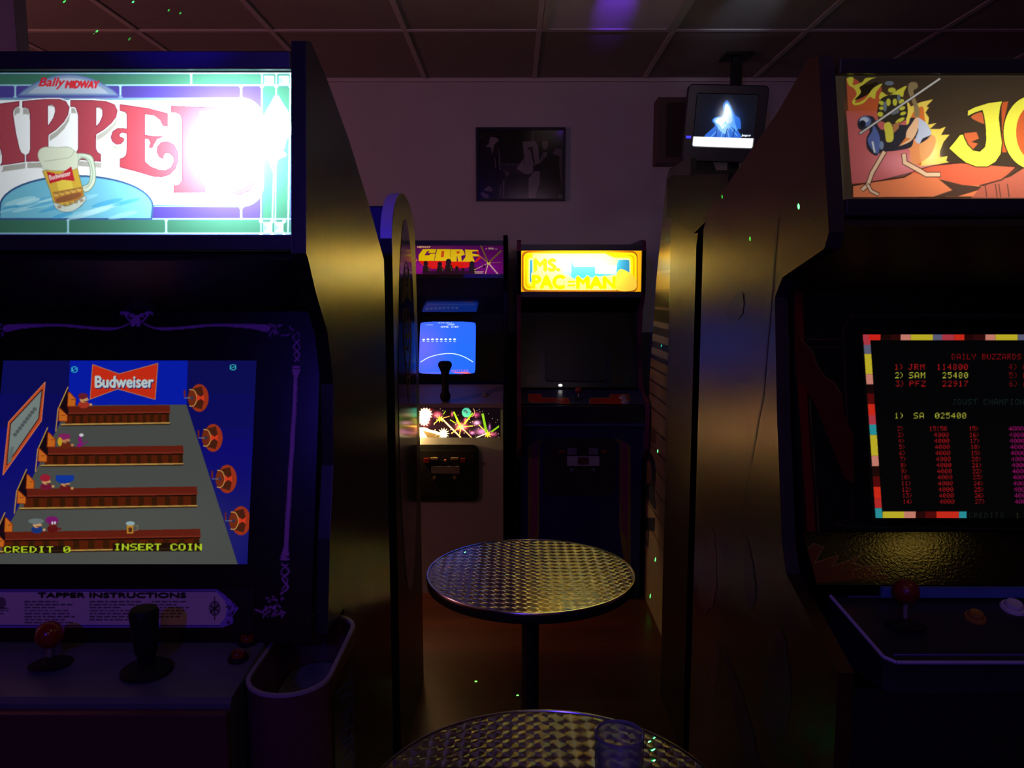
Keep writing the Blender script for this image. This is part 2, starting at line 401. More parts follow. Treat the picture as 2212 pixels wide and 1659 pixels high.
# ================================================================== shared cabinet bits
def lamp_box(root, x0, x1, yf, yb, z0, z1, t=0.008, m=None):
    bm = bmesh.new(); strip(bm, [(yf, z0), (yb, z0), (yb, z1), (yf, z1)], x0, x1, t)
    return mesh('lamp_box', bm, m or WHITEBOX, root)
def button(root, p, nrm, r, m, name='button', ring=None, h=0.010):
    p = Vector(p); n = Vector(nrm).normalized()
    bm = bmesh.new(); lathe(bm, [(0, 0), (r * 1.35, 0), (r * 1.35, 0.003), (r * 1.2, 0.006), (r * 0.98, 0.006), (r * 0.98, 0.004), (0, 0.004)], p, 24, n)
    b = mesh(name, bm, ring or m, root, smooth=True)
    bm = bmesh.new(); lathe(bm, [(r * 0.92, 0.0045), (r * 0.92, h), (r * 0.8, h + 0.002), (r * 0.5, h + 0.001), (0, h)], p, 24, n)
    mesh('plunger', bm, m, b, smooth=True)
    return b
def ball_stick(root, base, top, r, mball, washer=0.028):
    base, top = Vector(base), Vector(top); ax = (top - base).normalized(); L = (top - base).length
    bm = bmesh.new(); cyl(bm, base + ax * 0.002, ax, 0.0045, 0.0045, L - r * 0.6, 16); j = mesh('joystick', bm, STEEL, root, smooth=True)
    bm = bmesh.new(); bmesh.ops.create_uvsphere(bm, u_segments=32, v_segments=20, radius=r, matrix=Matrix.Translation(top)); mesh('ball_top', bm, mball, j, smooth=True)
    bm = bmesh.new(); lathe(bm, [(0, 0.0015), (washer, 0.0015), (washer, 0.003), (washer * 0.9, 0.0045), (0.012, 0.0055), (0.006, 0.012), (0, 0.012)], base, 32, ax); mesh('dust_washer', bm, RUBBER, j, smooth=True)
    return j
def coin_door(root, cx, cz, yf, w, h, plate_m, slots, strip_box=None):
    """raised black coin door on a front panel whose face is at Y = yf"""
    bm = bmesh.new(); plate(bm, rrect(w, h, 0.035), (cx, yf, cz), (1, 0, 0), (0, 0, 1), 0.010)
    d = mesh('coin_door', bm, plate_m, root)
    bm = bmesh.new(); plate(bm, rrect(w - 0.05, h - 0.06, 0.012), (cx, yf - 0.0101, cz), (1, 0, 0), (0, 0, 1), 0.004); mesh('door_leaf', bm, plate_m, d)
    for sx, sz, sw, sh, m in slots:
        bm = bmesh.new(); bx(bm, cx + sx - sw / 2, cx + sx + sw / 2, yf - 0.021, yf - 0.0143, cz + sz - sh / 2, cz + sz + sh / 2, 0.0015); mesh('coin_slot', bm, m, d)
    return d

def print_mat(name, rough=0.3, spec=0.5, gain=1.0, bump=0.0, coat=0.0):
    return mat(name, (0.5, 0.5, 0.5), rough, spec=spec, attr=True, gain=gain, bump=bump, nscale=250, coat=coat)
def sign_mat(name, e, transl, sample='NONE', rough=0.4):
    return mat(name, (0.5, 0.5, 0.5), rough, spec=0.15, attr=True, gain=0.10, emis=e, transl=transl, sample=sample)
def screen_mat(name, e, sample='NONE'):
    return mat(name, (0.5, 0.5, 0.5), 0.12, attr=True, gain=0.02, emis=e, sample=sample)

WH, BK = (235, 238, 240), (8, 8, 10)
HAZED_RUBY, LEAD, LEADD = (160, 66, 78), (150, 196, 214), (70, 96, 140)  # the red is paled to put veiling glare into the letters
GRN, PUR = (58, 108, 90), (72, 62, 140)

# ================================================================== 1. the barman game, near left
def marquee_left():
    cv = Canvas(-310, 145, 640, 515, 1.0, (70, 62, 150))
    cv.crop(1, 0, 0)
    def bar(x0, y0, x1, y1, c): cv.rect(x0, y0, x1, y1, c)
    bar(-310, 158, 636, 183, GRN); bar(-310, 473, 636, 504, GRN)
    bar(-310, 186, 565, 213, PUR); bar(-310, 446, 565, 473, PUR)
    # right stained-glass column
    bar(567, 150, 634, 506, GRN); bar(628, 290, 640, 480, PUR); bar(631, 180, 640, 290, (90, 110, 160))
    # main white field with rounded right end
    fld = [(-310, 214), (522, 214)] + [(522 + 45 * math.sin(RAD(a)), 259 - 45 * math.cos(RAD(a))) for a in range(10, 95, 12)] + \
          [(567 - 44 * (1 - math.cos(RAD(a))), 402 + 42 * math.sin(RAD(a))) for a in range(0, 95, 12)] + [(-310, 444)]
    cv.fill(fld, WH, line=LEAD, lw=5)
    cv.line([(-310, 214), (520, 214)], LEADD, 2); cv.line([(325, 444), (522, 445)], LEADD, 2)
    for y in (158, 184, 473, 504): cv.line([(-310, y), (640, y)], LEAD, 3); cv.line([(-310, y + 2), (640, y + 2)], LEADD, 1.2)
    for x, y0, y1 in ((413, 158, 184), (521, 186, 212), (521, 448, 474), (359, 474, 504), (147, 474, 504), (33, 184, 210), (260, 184, 210), (-65, 474, 504), (-83, 158, 184)):
        cv.line([(x, y0), (x, y1)], LEAD, 4); cv.fill([(x - 5, y0), (x + 5, y0), (x, y0 + 7)], LEAD); cv.fill([(x - 5, y1), (x + 5, y1), (x, y1 - 7)], LEAD)
    for x in (566, 597, 628):
        cv.line([(x, 150), (x - (2 if x < 600 else 6), 506)], LEAD, 3); cv.line([(x + 2, 150), (x - 1, 506)], LEADD, 1)
    for (a, b, c, d) in ((570, 164, 592, 184), (602, 164, 624, 184), (568, 480, 588, 502), (592, 480, 612, 502)):
        cv.rect(a, b, c, d, (150, 200, 205)); cv.fill([(a, b), (c, b), ((a + c) / 2, (b + d) / 2)], (225, 240, 240)); cv.fill([(a, d), (a, b), ((a + c) / 2, (b + d) / 2)], (110, 170, 190))
    for a, b in ((566, 158), (597, 158), (628, 158), (566, 187), (597, 187), (628, 187), (564, 478), (588, 478), (614, 478), (564, 505), (588, 505), (614, 505)):
        cv.fill([(a - 5, b), (a, b - 5), (a + 5, b), (a, b + 5)], LEAD)
    cv.fill([(597, 204), (612, 225), (624, 245), (622, 262), (605, 270), (597, 288), (588, 270), (570, 262), (573, 245), (584, 225)], (190, 225, 230), sm=True, line=(90, 150, 180), lw=2)
    cv.fill([(612, 322), (601, 300), (598, 285), (606, 268), (622, 262), (634, 272), (634, 285), (620, 300)], (170, 220, 225), sm=True, line=(90, 150, 180), lw=2)
    cv.fill([(566, 262), (585, 268), (597, 290), (606, 320), (618, 335), (600, 345), (592, 372), (580, 345), (566, 335)], (215, 238, 240), sm=True, line=(120, 180, 200), lw=2)
    cv.line([(592, 368), (588, 478)], LEAD, 3)
    # maker's plaque on top
    arc = [(40 + (255 - 40) * k / 20, 206 - 44 * math.sin(math.pi * k / 20) ** 0.8) for k in range(21)]
    cv.fill(arc, (120, 140, 170), line=(90, 110, 160), lw=3)
    cv.fill([(60 + 175 * k / 20, 202 - 34 * math.sin(math.pi * k / 20) ** 0.8) for k in range(21)], (158, 172, 190))
    cv.text('Bally', 82, 192, 52, 24, (190, 40, 50), shear=0.35, bold=0.8); cv.text('MIDWAY', 141, 190, 70, 15, (190, 45, 55), shear=0.25, bold=1.5)
    cv.line([(36, 208), (262, 208)], (80, 90, 150), 2.5)
    # lower blue dome
    d0, d1 = -2, 328
    dome = [(165 - 165 * math.cos(math.pi * k / 24) , 446 - 66 * math.sin(math.pi * k / 24)) for k in range(25)]
    cv.fill([(-2, 473)] + dome + [(327, 473)], (110, 180, 205), line=(55, 85, 130), lw=4)
    for k in range(26):
        x = 5 + random.random() * 310; y = 425 + random.random() * 42
        if y > 450 - 60 * math.sin(math.pi * max(0.02, min(.98, x / 330))) + 8: cv.ell(x, y, 22 + random.random() * 22, 2.5 + random.random() * 4, random.choice([(150, 208, 224), (60, 150, 200), (180, 222, 230)]), 0.6, rot=-14)
    # the word, letter by letter, traced as outlines
    cv.crop(4.365, 0, 140)
    SH = (168, 168, 160)
    E = [(1130, 372), (1400, 410), (1583, 458), (1583, 580), (1535, 575), (1510, 520), (1450, 475), (1365, 465), (1365, 660), (1440, 672), (1545, 672), (1480, 700), (1460, 735), (1435, 783), (1405, 780), (1420, 740), (1400, 700), (1365, 695), (1365, 910), (1420, 960), (1500, 990), (1560, 995), (1610, 970), (1640, 915), (1635, 870), (1600, 835), (1560, 830), (1540, 860), (1542, 888), (1500, 870), (1478, 820), (1485, 770), (1520, 730), (1580, 720), (1640, 750), (1680, 820), (1683, 900), (1655, 980), (1600, 1035), (1530, 1058), (1450, 1055), (1300, 1010), (1130, 965), (1130, 885), (1165, 875), (1190, 850), (1197, 780), (1197, 650), (1150, 637), (1125, 655), (1130, 680), (1165, 690), (1168, 715), (1140, 745), (1100, 752), (1060, 725), (1046, 685), (1062, 630), (1105, 600), (1160, 597), (1197, 605), (1197, 470), (1180, 445), (1130, 432)]
    P1 = [(213, 345), (300, 335), (440, 325), (560, 325), (620, 345), (652, 400), (640, 470), (600, 540), (530, 610), (455, 660), (452, 820), (470, 850), (480, 905), (250, 912), (250, 850), (275, 835), (286, 800), (285, 470), (270, 415), (235, 400), (213, 402)]
    P2 = [(665, 335), (880, 335), (1000, 345), (1080, 375), (1107, 430), (1095, 490), (1050, 550), (980, 610), (905, 655), (903, 790), (920, 825), (950, 845), (948, 912), (720, 890), (720, 835), (738, 790), (738, 480), (720, 410), (700, 395), (665, 395)]
    A = [(180, 345), (178, 390), (150, 398), (124, 425), (122, 470), (150, 650), (182, 790), (200, 830), (232, 850), (230, 915), (20, 945), (5, 950), (20, 920), (20, 850), (5, 790), (-70, 800), (-95, 880), (-60, 905), (-60, 965), (-300, 1015), (-300, 960), (-250, 930), (-215, 850), (-120, 480), (-140, 420), (-180, 410), (-180, 385), (0, 368)]
    T_ = [(-900, 520), (-560, 470), (-250, 425), (-215, 560), (-260, 575), (-300, 520), (-400, 500), (-405, 940), (-380, 985), (-340, 1000), (-340, 1050), (-620, 1120), (-620, 1060), (-570, 1030), (-560, 980), (-565, 540), (-680, 570), (-740, 640), (-790, 650)]
    R = [(x + 1397, y) for x, y in ((217, 387), (420, 395), (650, 398), (740, 425), (795, 500), (780, 590), (700, 680), (610, 715), (690, 790), (730, 980), (770, 1120), (860, 1185), (935, 1150), (1000, 1075), (1010, 1105), (960, 1190), (860, 1228), (750, 1202), (650, 1120), (600, 980), (560, 800), (480, 740), (480, 1060), (500, 1110), (540, 1145), (540, 1205), (243, 1205), (243, 1138), (290, 1130), (322, 1090), (322, 530), (300, 470), (260, 450), (217, 450))]
    holes = [[(450, 385), (490, 375), (518, 400), (522, 440), (505, 500), (455, 575), (450, 560)], [(905, 400), (945, 402), (968, 430), (968, 480), (940, 545), (905, 585)],
             [(-60, 560), (-20, 540), (0, 700), (-90, 710)], [(x + 1397, y) for x, y in ((480, 437), (540, 437), (585, 490), (575, 600), (530, 660), (480, 680))]]
    for q in (T_, A, P1, P2, E, R): cv.fill([(x + 8, y + 62) for x, y in q], SH)
    for q in (T_, A, P1, P2, E, R): cv.line(list(q) + [q[0]], WH, 26); 
    for q in (T_, A, P1, P2, E, R): cv.fill(q, HAZED_RUBY, line=(90, 20, 45), lw=5)
    for q in holes: cv.fill(q, WH, line=(90, 20, 45), lw=5); cv.fill([(x, y) for x, y in q if y < min(p[1] for p in q) + 60] or q, SH)
    cv.fill([(130, 435), (175, 470), (178, 395), (150, 400)], SH, 0.8); cv.fill([(215, 470), (280, 460), (262, 410), (215, 408)], SH, 0.8)
    # the mug
    cv.fill([(725, 840), (810, 840), (870, 870), (895, 960), (900, 1090), (860, 1170), (800, 1200), (775, 1150), (830, 1120), (850, 1050), (845, 960), (820, 900), (770, 880), (735, 905)], (196, 208, 190), sm=True, line=(110, 130, 110), lw=7)
    cv.line([(760, 865), (840, 895), (868, 980), (868, 1080), (825, 1150), (790, 1160)], (150, 170, 150), 9, sm=True)
    cv.fill([(400, 1000), (725, 960), (785, 1190), (800, 1280), (770, 1330), (690, 1375), (600, 1385), (530, 1350), (500, 1280), (470, 1180)], (200, 165, 60), line=(120, 120, 90), lw=6)
    cv.fill([(520, 1060), (660, 1050), (700, 1190), (560, 1210)], (225, 200, 80), 0.7)
    cv.fill([(495, 1200), (775, 1150), (790, 1270), (520, 1310)], (165, 105, 50), 0.8)
    for k in range(5): cv.ell(530 + k * 54, 1225 - k * 12, 24, 20, (205, 165, 80)); cv.ell(530 + k * 54, 1212 - k * 12, 24, 9, (120, 85, 50), 0.6)
    cv.fill([(540, 1260), (740, 1205), (745, 1250), (560, 1300)], (120, 70, 50), 0.7, sm=True)
    cv.fill([(510, 1300), (640, 1330), (795, 1240), (800, 1290), (700, 1375), (600, 1388), (530, 1355)], (190, 205, 205), 0.9, sm=True, line=(90, 110, 120), lw=5)
    for k in range(5): cv.ell(560 + k * 52, 1335 - k * 14 + (k == 0) * 5, 20, 16, (140, 110, 80), 0.7)
    cv.fill([(357, 850), (375, 800), (430, 775), (540, 780), (640, 775), (700, 810), (735, 850), (735, 920), (715, 980), (560, 1000), (420, 985), (395, 960), (370, 900)], (205, 212, 190), sm=True, line=(150, 160, 140), lw=5)
    cv.line([(420, 910), (560, 890), (660, 870), (700, 815)], (165, 175, 155), 7, sm=True)
    cv.fill([(440, 1005), (560, 1035), (672, 960), (705, 1095), (590, 1085), (470, 1120)], (180, 40, 50)); cv.text('Budweiser', 470, 1088, 205, 46, (225, 205, 200), rot=-13, bold=2)
    return cv

def game_left():
    cv = Canvas(-2, 770, 562, 1232, 1.0, (18, 20, 100)); cv.crop(2.458, 0, 640)
    MID, LB, GRY, TAN = (10, 34, 195), (14, 16, 130), (84, 88, 84), (214, 164, 80)
    cv.rect(-10, 320, 1400, 700, (16, 18, 98)); cv.rect(-10, 700, 1400, 1460, (14, 14, 128)); cv.rect(-10, 520, 1400, 760, (15, 16, 112), 0.7)
    cv.fill([(372, 320), (998, 320), (990, 585), (362, 590)], MID)
    cv.fill([(365, 578), (990, 575), (1268, 1440), (-20, 1470), (-20, 1330), (78, 1160), (185, 935), (297, 715)], GRY)
    cv.fill([(297, 700), (185, 930), (75, 1150), (-20, 1340), (-20, 700)], LB)
    cv.soft(700, 1250, 600, 260, (100, 104, 96), 0.5)
    rows = [((360, 585), (900, 578), 42, 50, 325), ((252, 800), (972, 793), 42, 52, 218), ((140, 1022), (1045, 1010), 44, 56, 105), ((25, 1252), (1062, 1235), 44, 56, -20)]
    for i, ((xa, ya), (xb, yb), ht, hf, lx) in enumerate(rows):
        cv.fill([(xa, ya), (xb, yb), (xb + 4, yb + ht), (xa - 4, ya + ht)], (112, 36, 22))
        cv.fill([(xa - 4, ya + ht - 8), (xb + 4, yb + ht - 8), (xb + 2, yb + ht), (xa - 4, ya + ht)], (140, 52, 34))
        cv.fill([(xa - 10, ya + ht), (xb - 4, yb + ht), (xb - 4, yb + ht + hf), (xa - 14, ya + ht + hf)], (96, 34, 12))
        n = 13; 
        for k in range(n):
            x = xa + (xb - xa) * (k + 0.55) / n; yy = ya + (yb - ya) * (k + .5) / n + ht
            cv.rect(x, yy + 8, x + (xb - xa) / n * 0.42, yy + hf, (62, 30, 10))
        cv.line([(xa - 10, ya + ht + 3), (xb - 2, yb + ht + 3)], (30, 12, 8), 7)
        ye = ya + ht + hf + 4
        cv.line([(lx, ye), (xb, yb + ht + hf + 2)], TAN, 7); cv.line([(lx, ye + 7), (xb, yb + ht + hf + 9)], (50, 24, 12), 5)
        # swing door and wall edge at the left end
        dx, dy = xa - 360, ya - 585
        cv.fill([(358 + dx, 490 + dy), (312 + dx, 595 + dy), (362 + dx, 640 + dy), (362 + dx, 500 + dy)], (26, 12, 22))
        cv.line([(361 + dx, 482 + dy), (308 + dx, 600 + dy), (296 + dx, 716 + dy)], TAN, 6)
        cv.fill([(362 + dx, 508 + dy), (372 + dx, 512 + dy), (402 + dx, 545 + dy), (400 + dx, 585 + dy), (358 + dx, 585 + dy)], (226, 118, 34), line=(150, 50, 20), lw=4)
        cv.fill([(314 + dx, 590 + dy), (358 + dx, 632 + dy), (356 + dx, 665 + dy), (310 + dx, 662 + dy)], (226, 118, 34), line=(150, 50, 20), lw=4)
        cv.line([(378 + dx, 548 + dy), (396 + dx, 548 + dy)], (150, 60, 20), 4); cv.line([(325 + dx, 632 + dy), (345 + dx, 632 + dy)], (150, 60, 20), 4)
    # four kegs on the right
    for cx, cy, s in ((1052, 540, 1.0), (1126, 752, 1.0), (1200, 970, 1.02), (1273, 1192, 1.04)):
        cv.ell(cx + 6 * s, cy, 50 * s, 74 * s, (176, 58, 30)); cv.fill([(cx - 45 * s, cy - 45 * s), (cx + 20 * s, cy - 62 * s), (cx + 34 * s, cy), (cx + 20 * s, cy + 60 * s), (cx - 45 * s, cy + 42 * s), (cx - 58 * s, cy)], (82, 36, 20))
        cv.ell(cx - 30 * s, cy, 24 * s, 46 * s, (128, 48, 24)); cv.line([(cx - 45 * s, cy - 45 * s), (cx - 22 * s, cy - 40 * s), (cx - 8 * s, cy - 12 * s), (cx - 8 * s, cy + 14 * s), (cx - 24 * s, cy + 42 * s), (cx - 46 * s, cy + 42 * s)], (224, 170, 90), 5, sm=True)
        cv.fill([(cx - 6 * s, cy - 20 * s), (cx + 13 * s, cy - 6 * s), (cx + 32 * s, cy - 20 * s), (cx + 32 * s, cy + 18 * s), (cx + 13 * s, cy + 4 * s), (cx - 6 * s, cy + 18 * s)], (240, 66, 36))
        cv.line([(cx - 72 * s, cy), (cx - 34 * s, cy)], (120, 130, 160), 5); cv.line([(cx - 72 * s, cy - 40 * s), (cx - 72 * s, cy - 6)], (130, 40, 30), 8); cv.ell(cx - 32 * s, cy, 7, 9, (50, 60, 90))
    # mirror on the left wall
    cv.fill([(240, 455), (220, 662), (15, 950), (45, 668)], (214, 84, 46), line=(236, 140, 90), lw=4); cv.fill([(224, 495), (205, 650), (36, 895), (56, 676)], (136, 150, 146), line=(60, 30, 24), lw=5)
    for k in range(9): cv.ell(80 + k * 13, 735 - k * 17, 11, 10, (92, 100, 100)); 
    cv.fill([(56, 800), (75, 800), (60, 880), (38, 890)], (112, 124, 124))
    # beer sign
    cv.fill([(492, 362), (632, 412), (838, 356), (824, 548), (625, 492), (478, 547)], (228, 52, 26), line=(206, 140, 100), lw=4)
    for dx, dy, c in ((4, 5, (30, 40, 120)), (0, 0, (215, 235, 235))): cv.text('Budweiser', 506 + dx, 484 + dy, 308, 60, c, bold=3)
    cv.pix('0', 379, 373, 6.6, 4.6, (60, 220, 220)); cv.pix('0', 1221, 361, 6.6, 4.6, (60, 220, 220))
    # drinkers (heads above the bar), plain little figures
    def head(x, y, hat, face, body, brim=30, hh=16):
        cv.ell(x, y + 30, 30, 20, body); cv.ell(x, y, 22, 20, face); cv.ell(x - 4, y - 16, brim, hh * 0.7, hat); cv.ell(x - 8, y - 6, 16, 8, hat); cv.rect(x + 8, y + 2, x + 28, y + 8, face); cv.rect(x, y + 12, x + 16, y + 16, (90, 30, 30)); cv.ell(x + 38, y + 30, 8, 7, face)
    head(444, 545, (120, 34, 50), (222, 170, 110), (190, 60, 40), 26, 22); head(346, 760, (150, 40, 110), (214, 140, 90), (120, 44, 24), 34, 22); cv.ell(318, 772, 12, 24, (224, 180, 40))
    cv.line([(430, 738), (424, 760), (430, 780), (415, 795)], (150, 30, 130), 18, sm=True); cv.ell(432, 737, 12, 9, (235, 235, 240)); cv.line([(430, 795), (464, 770)], (150, 30, 130), 6)
    head(244, 980, (176, 36, 60), (226, 170, 110), (130, 30, 60), 28, 28); head(345, 990, (20, 60, 170), (224, 164, 100), (120, 30, 30), 42, 30); cv.rect(296, 950, 392, 980, (20, 64, 180))
    head(196, 1210, (120, 134, 134), (232, 176, 120), (30, 60, 140), 42, 20); head(280, 1205, (140, 30, 120), (120, 40, 30), (110, 24, 24), 34, 30); cv.ell(278, 1204, 5, 9, WH); cv.ell(292, 1203, 5, 9, WH)
    cv.rect(674, 1212, 708, 1260, (216, 150, 50)); cv.rect(682, 1228, 700, 1252, (90, 50, 30)); cv.ell(692, 1206, 24, 11, (170, 200, 205)); cv.line([(710, 1218), (730, 1216), (732, 1240), (710, 1246)], (150, 140, 110), 4)
    cv.rect(18, 1326, 372, 1364, (30, 16, 10), 0.85); cv.rect(598, 1310, 1068, 1354, (30, 16, 10), 0.85)
    for d in (0, 3.2): cv.pix('CREDIT 0', 22 + d, 1327, 6.8, 5.0, (206, 240, 50), 45); cv.pix('INSERT COIN', 604 + d, 1314, 6.8, 5.0, (206, 240, 50), 43)
    return cv

def bezel_left():
    cv = Canvas(-330, 600, 760, 1400, 1.0, (9, 8, 10)); cv.crop(2.458, 0, 640)
    O = (190, 120, 200)
    for s in (0, 1):
        f = (lambda x: x) if not s else (lambda x: 1450 - x)
        Lx = lambda pts, c, w: cv.line([(f(x), y) for x, y in pts], c, w, sm=True)
        Lx([(720, 140), (760, 130), (800, 75)], O, 9); Lx([(720, 120), (700, 100), (640, 75)], O, 9)
        for k in range(7): cv.ell(f(650 + k * 26) , 82 + (k if k < 4 else 7 - k) * 8, 12, 6, O, rot=20 * (k - 3))
        cv.fill([(f(x), y) for x, y in ((760, 140), (830, 165), (950, 162), (1100, 148), (1250, 146), (1420, 152), (1420, 190), (1330, 172), (1150, 160), (1000, 172), (860, 180), (780, 158))], O, sm=True)
        for k in range(26):
            x = 1430 + random.random() * 160; y = 150 + random.random() * 60 + max(0, x - 1540) * 0.6
            cv.ell(f(x), y, 12, 5, O, 0.9, rot=random.random() * 180); cv.ell(f(x + 4), y + 5, 5, 3, (12, 8, 14))
        Lx([(1590, 230), (1560, 270), (1590, 310), (1565, 345)], O, 9); Lx([(1560, 230), (1592, 270), (1562, 310), (1590, 345)], O, 6)
        cv.ell(f(1572), 375, 24, 7, O); cv.fill([(f(x), y) for x, y in ((1548, 385), (1598, 385), (1580, 430), (1572, 640), (1552, 950), (1532, 1330), (1534, 1380), (1488, 1388), (1506, 1330), (1530, 940), (1552, 600), (1560, 430))], O)
        cv.ell(f(1512), 1395, 27, 9, O); Lx([(1495, 1420), (1535, 1460), (1500, 1500), (1530, 1545), (1490, 1580)], O, 10); Lx([(1530, 1420), (1492, 1465), (1528, 1510), (1495, 1560)], O, 7)
        for k in range(34):
            x = 1400 + random.random() * 120; y = 1590 + random.random() * 110
            cv.ell(f(x), y, 13, 5, O, 0.9, rot=random.random() * 180); cv.ell(f(x + 3), y + 6, 5, 3, (12, 8, 14))
        Lx([(1400, 1680), (1320, 1655), (1280, 1672), (1262, 1700)], O, 9); Lx([(1340, 1640), (1345, 1690)], O, 8)
    cv.ell(720, 130, 26, 18, O); cv.ell(705, 150, 12, 12, O); cv.ell(735, 150, 12, 12, O)
    return cv

def card_left():
    cv = Canvas(-330, 1265, 520, 1362, 1.6, (9, 8, 10)); cv.crop(2.458, 0, 1180)
    C, V, I = (226, 190, 200), (150, 110, 220), (26, 14, 22)
    out = [(-330, 228), (1150, 228), (1200, 262), (1240, 300), (1268, 330), (1235, 372), (1242, 408), (1180, 432), (-330, 432)]
    cv.fill(out, V); cv.fill([(-330, 244), (1150, 244), (1195, 290), (1205, 330), (1195, 380), (1165, 416), (-330, 416)], C)
    cv.line([(-330, 238), (1148, 238)], I, 3); cv.line([(-330, 422), (1170, 422)], I, 3)
    for k in range(18): cv.ell(1205 + 45 * random.random(), 245 + 165 * random.random(), 12, 4, I, 0.7, rot=random.random() * 180)
    cv.text('TAPPER INSTRUCTIONS', 202, 274, 785, 26, I, bold=3)
    rnd = random.Random(3)
    for x0, x1, y0, n in ((130, 405, 290, 8), (475, 760, 290, 7), (805, 1035, 290, 6), (-300, 60, 290, 7)):
        for k in range(n):
            y = y0 + k * 16; x = x0
            e = x0 + (x1 - x0) * (0.55 + 0.45 * rnd.random())
            while x < e:
                wd = 12 + 34 * rnd.random(); cv.rect(x, y, min(x + wd, e), y + 8, I, 0.55); x += wd + 7
    cv.ell(1140, 330, 30, 40, I, 0.55); cv.ell(1140, 330, 22, 30, C, 0.6); cv.line([(1118, 350), (1160, 312)], I, 8); cv.line([(1118, 318), (1162, 345)], I, 6); cv.line([(1140, 268), (1140, 392)], I, 5)
    cv.ell(5, 300, 28, 30, I, 0.5); cv.ell(5, 330, 40, 6, I, 0.5)
    return cv

XL, XR, TH = -0.912, -0.278, 0.020
t1 = thing('arcade_cabinet', 'near left arcade cabinet with bright stained-glass marquee, bartending game screen and beer tap handle', 'arcade cabinet', ((XL + XR) / 2, 1.4, 0), 'arcade cabinets in the games room')
prof = [(1.095, 1.835), (1.062, 1.552), (1.072, 1.545), (1.108, 1.500), (1.172, 1.440), (1.200, 1.360), (1.184, 1.235), (1.150, 1.130), (1.120, 0.992), (1.232, 0.985), (1.232, 0.0), (1.70, 0.0), (1.70, 1.57), (1.545, 1.662), (1.36, 1.757), (1.20, 1.820), (1.12, 1.842)]
brushed = laminate('brushed_side_laminate', (0.030, 0.026, 0.024), 0.30, 1.0)
side_panels(t1, prof, XL, XR, TH, brushed, slice(0, 9))
xi, xo = XL + TH, XR - TH
bm = bmesh.new(); strip(bm, [(1.095, 1.822), (1.20, 1.808), (1.36, 1.746), (1.545, 1.650), (1.685, 1.565), (1.685, 0.12)], xi, xo, 0.012); mesh('top_and_back_board', bm, BLACK, t1)
lamp_box(t1, xi, xo, 1.112, 1.235, 1.573, 1.795, m=mat('dark_lamp_box', (0.09, 0.09, 0.09), 0.8, noise=0.1))
box('marquee_retainer', xi, xo, 1.088, 1.098, 1.797, 1.8205, EDGE, t1, 0.002); box('marquee_retainer', xi, xo, 1.066, 1.078, 1.556, 1.577, EDGE, t1, 0.002)
printed('marquee', marquee_left(), (xi, 1.0795, 1.577), (xo - xi, 0, 0), (0, 0.0255, 0.220), 0.00075, sign_mat('lit_stained_glass_sign', 0.42, 0.5), t1, label='backlit beer sign with a mug and big red letters')
lamp('sign_bulb', 'POINT', (-0.386, 1.140, 1.689), 13, (0.93, 0.98, 1.0), shadow_soft_size=0.012)
bm = bmesh.new(); strip(bm, [(1.075, 1.552), (1.228, 1.478)], xi, xo, 0.01); mesh('speaker_board', bm, BLACK, t1)
sl = 0.258
O = Vector((xi, 1.096, 0.99)); Vb = Vector((0, 0.488 * sl, 0.488))
sx0, sx1, sz0, sz1 = -0.786, -0.395, 1.098, 1.396
printed('bezel', bezel_left(), O, (xo - xi, 0, 0), Vb, 0.0016, print_mat('bezel_print', 0.22, 0.4), t1, hole=((sx0 - xi) / (xo - xi), (sx1 - xi) / (xo - xi), (sz0 - 0.99) / 0.488, (sz1 - 0.99) / 0.488), label='black bezel with violet scrollwork')
printed('screen', game_left(), (sx0 - 0.004, 1.1005 + (sz0 - 0.004 - 0.99) * sl, sz0 - 0.004), (sx1 - sx0 + 0.008, 0, 0), (0, (sz1 - sz0 + 0.008) * sl, sz1 - sz0 + 0.008), 0.00085, screen_mat('game_tube_left', 0.62), t1, label='glowing screen with four bar counters')
zc0, zc1 = 1.006, 1.066
printed('instruction_card', card_left(), (xi, 1.0935 + (zc0 - 0.99) * sl, zc0), (0.510, 0, 0), (0, (zc1 - zc0) * sl, zc1 - zc0), 0.0009, print_mat('card_print', 0.25, 0.5), t1, label='pale card of small print')
# control shelf, body below
bm = bmesh.new(); prism(bm, [(0.955, 0.80), (0.955, 0.972), (0.962, 0.978), (1.110, 0.990), (1.110, 0.80)], xi - 0.02, -0.3655)
cp = mesh('control_panel', bm, mat('blue_grey_panel', (0.10, 0.10, 0.14), 0.35, noise=0.25, nscale=30), t1)
box('shelf_front', xi - 0.02, -0.3655, 0.940, 0.9548, 0.70, 0.966, mat('mahogany_front', (0.10, 0.025, 0.03), 0.45, noise=0.4, nscale=12, stretch=(1, 1, 9)), t1, 0.003)
box('front_panel', xi, xo, 1.234, 1.25, 0.0, 0.98, mat('mahogany_front'), t1)
def stadium(x0, x1, y0, y1, n=14):
    r = (x1 - x0) / 2; cx = (x0 + x1) / 2
    return [(cx + r * math.cos(RAD(180 + 180 * k / n)), y0 + r + r * math.sin(RAD(180 + 180 * k / n))) for k in range(n + 1)] + [(cx + r * math.cos(RAD(180 * k / n)), y1 - r + r * math.sin(RAD(180 * k / n))) for k in range(n + 1)]
def ring_body(bm, layers, capb=True, capt=True):
    vs = [[bm.verts.new((x, y, z)) for x, y in pts] for pts, z in layers]
    for a, b in zip(vs, vs[1:]):
        for i in range(len(a)): bm.faces.new((a[i], a[(i + 1) % len(a)], b[(i + 1) % len(a)], b[i]))
    if capb: bm.faces.new(vs[0][::-1])
    if capt: bm.faces.new(vs[-1])
dx0, dx1, dy0, dy1 = -0.3645, -0.250, 0.966, 1.228
